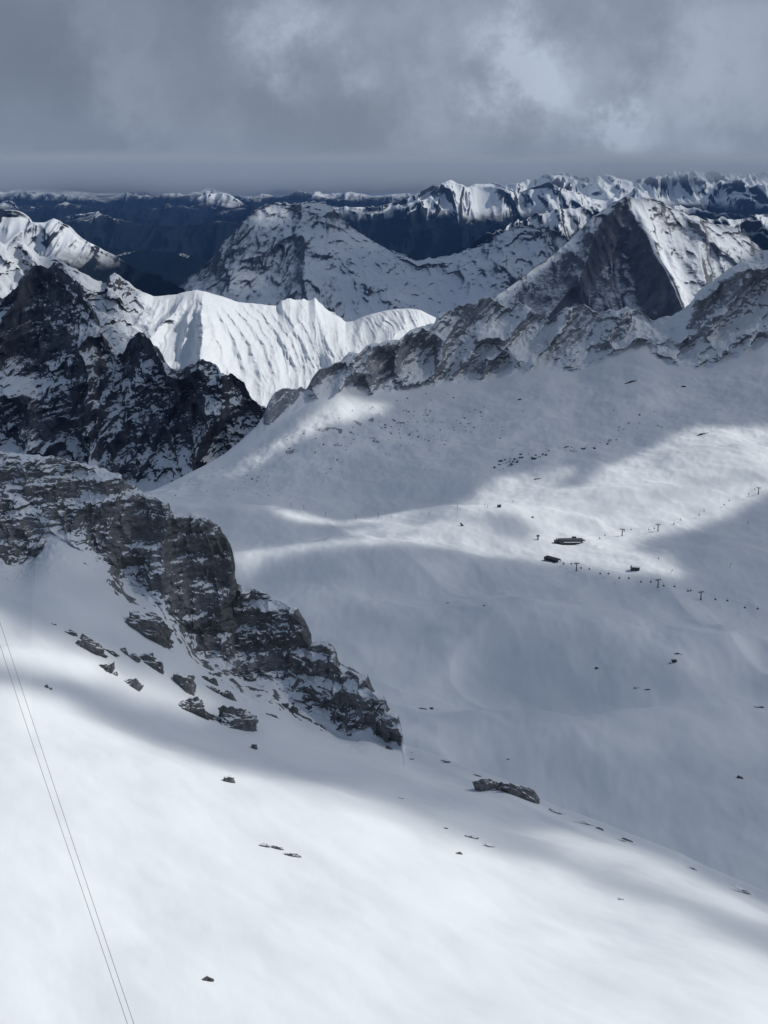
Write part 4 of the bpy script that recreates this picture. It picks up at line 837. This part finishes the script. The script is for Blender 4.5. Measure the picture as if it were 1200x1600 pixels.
def put_chair(px, py, Yd, rz, label, group):
    o = copy_tree(chr0) if used['c'] else chr0; used['c'] = True
    z = float(zof(py, Yd)); o.location = (float(xof(px, Yd, z)), Yd, z); o.rotation_euler = (0, 0, rz); o.scale = (1.25, 1.25, 1.25); tag(o, label, 'lift chair', group)
LA = [(864, 878), (900.7, 892), (1028, 918), (1095, 937), (1240, 975)]; LB = [(893, 850), (972, 837.5), (1028, 830), (1185, 772), (1300, 725)]
labA = ['lift pylon on the lower line just right of the slanting station', 'middle lift pylon of the lower line, below the small shed', 'dark lift pylon of the lower line at the right with a double chair beside it']
labB = ['lift pylon on the upper line, first right of the long station', 'lift pylon on the upper line, second right of the long station', 'highest lift pylon, far right near the border, with its shadow on bright snow']
GA = [ground(L2, *p) for p in LA]; GB = [ground(L2, *p) for p in LB]
for (p, lab) in zip(LA[1:4], labA): put_pylon(*p, math.radians(20), lab)
for (p, lab) in zip(LB[1:4], labB): put_pylon(*p, math.radians(-25), lab)
CA = [(880.7, 880.5), (893, 880.7), (908, 887), (921, 888.7), (938, 895.7), (951, 896), (968, 902.7), (982.7, 903), (1001.7, 908.7), (1017, 908.7), (1037, 914.7), (1054, 916), (1075, 923), (1079, 922.5), (1118, 936), (1136.7, 938), (1164, 949), (1184, 950.7)]
CB = [(936.7, 840.7), (945, 836), (975, 829), (986, 827), (1013.7, 827.3), (1022, 825), (1053, 817.7), (1063, 811.7), (1092, 803), (1100, 797.7), (1131, 788), (1139, 782), (1169.7, 771.7), (1179, 764)]
ordA = ['first', 'second', 'third', 'fourth', 'fifth', 'sixth', 'seventh', 'eighth', 'ninth', 'tenth', 'eleventh', 'twelfth', 'thirteenth', 'fourteenth', 'fifteenth', 'sixteenth', 'seventeenth', 'eighteenth']
for i, (px, py) in enumerate(CA):
    Yd = float(np.interp(px, [p[0] for p in LA], [g.y for g in GA]))+(2 if i % 2 else -2)
    put_chair(px, py, Yd, math.radians(-60), ordA[i]+' chair of the lower lift counted from the slanting station', 'chairs of the lower lift')
for i, (px, py) in enumerate(CB):
    Yd = float(np.interp(px, [p[0] for p in LB], [g.y for g in GB]))+(2 if i % 2 else -2)
    put_chair(px, py, Yd, math.radians(60), ordA[i]+' chair of the upper lift counted from the long station', 'chairs of the upper lift')
def rope(pts, r, name, label, cat, mat=None):
    bm = bmesh.new(); rings = []
    for i, p in enumerate(pts):
        d = (Vector(pts[min(i+1, len(pts)-1)])-Vector(pts[max(i-1, 0)])).normalized(); q = d.to_track_quat('Z', 'Y').to_matrix()
        rings.append([bm.verts.new(q @ Vector((math.cos(a)*r, math.sin(a)*r, 0))+Vector(p)) for a in [k*math.pi/3 for k in range(6)]])
    for a, b_ in zip(rings[:-1], rings[1:]):
        for k in range(6): bm.faces.new((a[k], a[(k+1) % 6], b_[(k+1) % 6], b_[k]))
    o = finish(bm, name, mat or MSTEEL); tag(o, label, cat); return o
for G, rz, nm in ((GA, 20, 'lower'), (GB, -25, 'upper')):
    for sd, w_ in ((-2.3, 'near'), (2.3, 'far')):
        pts = []
        off = Vector((math.cos(math.radians(rz))*sd, math.sin(math.radians(rz))*sd, 7.2))
        for a, b_ in zip(G[:-1], G[1:]):
            for k in range(8):
                u = k/8; p = a.lerp(b_, u)+off; p.z -= 4*u*(1-u)*1.2; pts.append(p)
        pts.append(G[-1]+off)
        rope(pts, 0.03, 'lift_rope', 'thin '+('left' if sd < 0 else 'right')+' haul rope of the '+nm+' chairlift', 'rope')
# small pylons of the far drag lift
def make_post(h=5.0):
    r = empty('drag_lift_post', (0, 0, 0))
    bm = bmesh.new(); tube(bm, (0, 0, -.5), (0, 0, h), .22, .16); finish(bm, 'pole', MSTEEL, r)
    bm = bmesh.new(); box(bm, (0, 0, h), (2.6, .25, .3)); finish(bm, 'crossarm', MSTEEL, r); return r
pst = make_post(); first = True
for (px, py, s_, lab) in [(455, 792, .8, 'leftmost tiny lift post on the shaded slope behind the near cliff'), (474.7, 796, .9, 'tiny lift post second from the left on the shaded slope'), (509, 808, 1, 'lift post at the left end of the bright strip'),
                          (556, 812, 1, 'lift post in the middle of the bright strip'), (591, 809, 1.05, 'lift post right of the middle of the bright strip'), (611, 809, .5, 'very small post on the bright strip'), (670, 806, .7, 'post at the right end of the bright strip'),
                          (757.5, 793.5, .8, 'lift post on the crest left of the hut, the left of a close pair'), (761.5, 794, .7, 'lift post on the crest left of the hut, the right of a close pair')]:
    o = pst if first else copy_tree(pst); first = False; o.location = ground(L2, px, py); o.scale = (s_,)*3; o.rotation_euler = (0, 0, .3); tag(o, lab, 'lift post', 'posts of the drag lift across the plateau')
# marker poles
def marker(px, py, h, label, lean=0):
    r = empty('marker_pole', ground(L2, px, py)); r.rotation_euler = (0, lean, 0)
    bm = bmesh.new(); tube(bm, (0, 0, -.3), (0, 0, h), .16, .12); finish(bm, 'pole', MDARK, r)
    bm = bmesh.new(); box(bm, (0, 0, h-.4), (.8, .15, 1.1)); finish(bm, 'sign_panel', MDARK, r, .03); tag(r, label, 'marker pole')
marker(1168.7, 821, 4.5, 'dark marker pole on the shaded snow under the highest lift pylon'); marker(1140, 887, 4.5, 'leaning marker pole on the shaded snow right of the small shed', .3)
marker(1048, 896, 4.0, 'marker pole at the right tip of the bright patch by the shed', .35); marker(714.6, 795, 4.0, 'thin marker pole on the bright crest left of the lift posts'); marker(801.6, 785.5, 2.6, 'thin marker pole on bright snow behind the crest')
marker(1029, 874, 1.6, 'short marker stick on the snow between shed and shadow edge')

# ------------------------------------------------------------------ lift stations and huts
def arch(bm, L_, R_, h, z0, n=16, th=0.25, zs=0.0):
    """barrel roof shell along X"""
    prof = [(math.cos(math.pi*k/n)*R_, z0+math.sin(math.pi*k/n)*h) for k in range(n+1)]
    out_, in_ = [], []
    for x in (-L_/2, L_/2):
        out_.append([bm.verts.new((x, y, z)) for y, z in prof]); in_.append([bm.verts.new((x, y*(1-th/R_), z-th)) for y, z in prof])
    for k in range(n):
        bm.faces.new((out_[0][k], out_[0][k+1], out_[1][k+1], out_[1][k])); bm.faces.new((in_[0][k], in_[1][k], in_[1][k+1], in_[0][k+1]))
        for e_ in (0, 1): bm.faces.new((out_[e_][k], in_[e_][k], in_[e_][k+1], out_[e_][k+1]))
    for k in (0, n): bm.faces.new((out_[0][k], out_[1][k], in_[1][k], in_[0][k]))
g = ground(L2, 890, 851); st = empty('lift_station', g+Vector((0, 3.5, -0.3)), math.radians(2)); tag(st, 'long low lift station with dark barrel roof and a snow strip on its front', 'station')
bm = bmesh.new(); box(bm, (1.2, 0.3, 1.7), (23, 7.0, 3.8)); finish(bm, 'hall', MGREY, st, .05)
bm = bmesh.new(); arch(bm, 24.5, 4.2, 2.6, 3.6); box(bm, (1, 0, 3.55), (.1, .1, .1)); finish(bm, 'roof', MROOF, st).location = (1.2, .3, 0)
bm = bmesh.new(); box(bm, (2.4, -3.9, 3.1), (17.5, 2.4, .35), Matrix.Rotation(math.radians(18), 3, 'X')); finish(bm, 'snow_strip', MSNOWR, st, .12)
for i in range(6):
    bm = bmesh.new(); box(bm, (-5+i*2.9, -3.25, 1.45), (2.0, .14, 1.5)); finish(bm, 'window', MGLASS, st)
bm = bmesh.new(); box(bm, (-13.0, -.4, 1.9), (5.2, 6.4, 4.2)); finish(bm, 'annex', MDARK, st, .08)
bm = bmesh.new(); box(bm, (-13.0, -.4, 4.25), (5.8, 7.2, .35), Matrix.Rotation(math.radians(-10), 3, 'Y')); finish(bm, 'annex_roof', MROOF, st, .05)
bm = bmesh.new(); tube(bm, (-12.8, 1.5, 4.2), (-12.8, 1.5, 6.6), .55, .3); finish(bm, 'chimney', MDARK, st)
bm = bmesh.new(); box(bm, (-1, -5.3, .35), (26, 3.0, .7)); finish(bm, 'terrace', MGREY, st, .05)
bm = bmesh.new(); arch(bm, 4.4, 1.6, 1.2, 6.1, 10, .15); box(bm, (0, 0, 6.0), (4.3, 2.8, .8)); finish(bm, 'roof_dormer', MDARK, st).location = (5.2, 2.4, .2)
for s_ in (-1, 1):
    bm = bmesh.new(); tube(bm, (13.8, s_*2.3, -.5), (13.8, s_*2.3, 4.6), .22); box(bm, (14.6, s_*2.3, 4.4), (2.6, .3, .4)); finish(bm, 'portal_post', MSTEEL, st)
bm = bmesh.new(); tube(bm, (15.0, 0, 3.6), (15.0, 0, 3.95), 1.9, None, 20); finish(bm, 'bullwheel', MSTEEL, st)
g = ground(L2, 865, 879); st = empty('lift_station', g+Vector((0, 6, -0.4)), math.radians(-50)); st.scale = (.86, .86, .86); tag(st, 'slanting lift station with ribbed dark barrel roof below the long station', 'station')
bm = bmesh.new(); arch(bm, 19, 3.0, 2.3, 2.9); finish(bm, 'roof', MROOF, st)
bm = bmesh.new(); box(bm, (-1, 0, 1.4), (15, 4.6, 3.2)); finish(bm, 'hall', MDARK, st, .05)
bm = bmesh.new(); box(bm, (-.5, -4.8, .5), (17, 3.6, 1.0)); finish(bm, 'platform', MGREY, st, .05)
bm = bmesh.new(); box(bm, (-11.3, .6, 1.6), (3.4, 3.8, 3.4)); arch(bm, 0.1, 0.1, .1, .1, 4, .02); finish(bm, 'control_cabin', MDARK, st, .0)
for s_ in (-1, 1):
    bm = bmesh.new(); tube(bm, (9.2, s_*2.4, -.6), (9.2, s_*2.4, 3.0), .2); finish(bm, 'portal_post', MSTEEL, st)
bm = bmesh.new()
for k in range(17): a, c_ = math.pi*2*k/16, math.pi*2*(k+1)/16; tube(bm, (10.6+math.cos(a)*2.2, math.sin(a)*2.2, 2.9), (10.6+math.cos(c_)*2.2, math.sin(c_)*2.2, 2.9), .16, None, 6)
finish(bm, 'bullwheel', MSTEEL, st)
for i in range(7):
    bm = bmesh.new(); arch(bm, .25, 3.1, 2.4, 2.92, 12, .15); finish(bm, 'roof_rib', MSTEEL, st).location = (-8.5+i*2.8, 0, 0)
g = ground(L2, 993, 892); st = empty('shed', g+Vector((0, 2.2, -0.3)), math.radians(-14)); tag(st, 'small lone shed with a snow covered sloping roof and dark open front', 'shed')
bm = bmesh.new(); box(bm, (0, 0, 1.5), (8.2, 4.6, 3.2)); finish(bm, 'wall', MDARK, st, .04)
bm = bmesh.new(); box(bm, (0, .1, 3.4), (9.2, 5.8, .22), Matrix.Rotation(math.radians(12), 3, 'X')); finish(bm, 'roof', MROOF, st)
bm = bmesh.new(); box(bm, (.5, .7, 3.72), (7.6, 3.6, .3), Matrix.Rotation(math.radians(12), 3, 'X')); finish(bm, 'snow_layer', MSNOWR, st, .1)
bm = bmesh.new(); box(bm, (0, -2.36, 1.3), (6.0, .1, 2.2)); finish(bm, 'door', MGLASS, st)
g = ground(L2, 780, 793); st = empty('hut', g+Vector((0, 1.5, -.2)), math.radians(20)); tag(st, 'tiny dark hut on the crest of the bright hump', 'hut')
bm = bmesh.new(); box(bm, (0, 0, 1.2), (3.6, 2.6, 2.6)); finish(bm, 'wall', MDARK, st, .04)
bm = bmesh.new(); box(bm, (.2, -.8, 2.75), (4.4, 1.9, .2), Matrix.Rotation(math.radians(24), 3, 'X')); box(bm, (.2, .8, 2.75), (4.4, 1.9, .2), Matrix.Rotation(math.radians(-24), 3, 'X')); finish(bm, 'roof', MROOF, st)
g = ground(L2, 840.5, 843); st = empty('lift_tower', g, math.radians(15)); tag(st, 'short thick tower with a wheel head left of the long station', 'tower')
bm = bmesh.new(); tube(bm, (0, 0, -.5), (0, 0, 3.4), .8, .55, 12); finish(bm, 'column', MDARK, st)
bm = bmesh.new(); box(bm, (0, 0, 3.8), (3.4, 1.6, 1.0)); tube(bm, (0, 0, 4.3), (0, 0, 5.0), .7); finish(bm, 'wheel_head', MDARK, st, .05)
bm = bmesh.new(); box(bm, (-1.9, -1.0, .2), (3.4, 1.6, .5)); finish(bm, 'footing', MGREY, st, .05)

# ------------------------------------------------------------------ the two cable-car ropes in the foreground
def cpt(px, py, Yd): z = float(zof(py, Yd)); return np.array([float(xof(px, Yd, z)), Yd, z])
for pts, lab in (([(330, 2000, 66), (199, 1600, 86), (140, 1425, 98), (76, 1237, 112), (0, 1008, 132), (-80, 760, 158)], 'left one of the two thin steel cables crossing the sunlit snow'),
                 ([(345, 2000, 66), (209, 1600, 86), (150, 1425, 98), (84, 1224, 112), (0, 975, 132), (-85, 715, 158)], 'right one of the two thin steel cables crossing the sunlit snow')):
    P = np.array([cpt(*p) for p in pts]); tt_ = np.linspace(0, 1, len(P)); u = np.linspace(0, 1, 60)
    co = [np.polyfit(tt_, P[:, k], 3) for k in range(3)]
    rope([Vector([float(np.polyval(c_, x)) for c_ in co]) for x in u], 0.016, 'cable', lab, 'cable', simple('cable_steel', (.12, .12, .13), .5, .5))
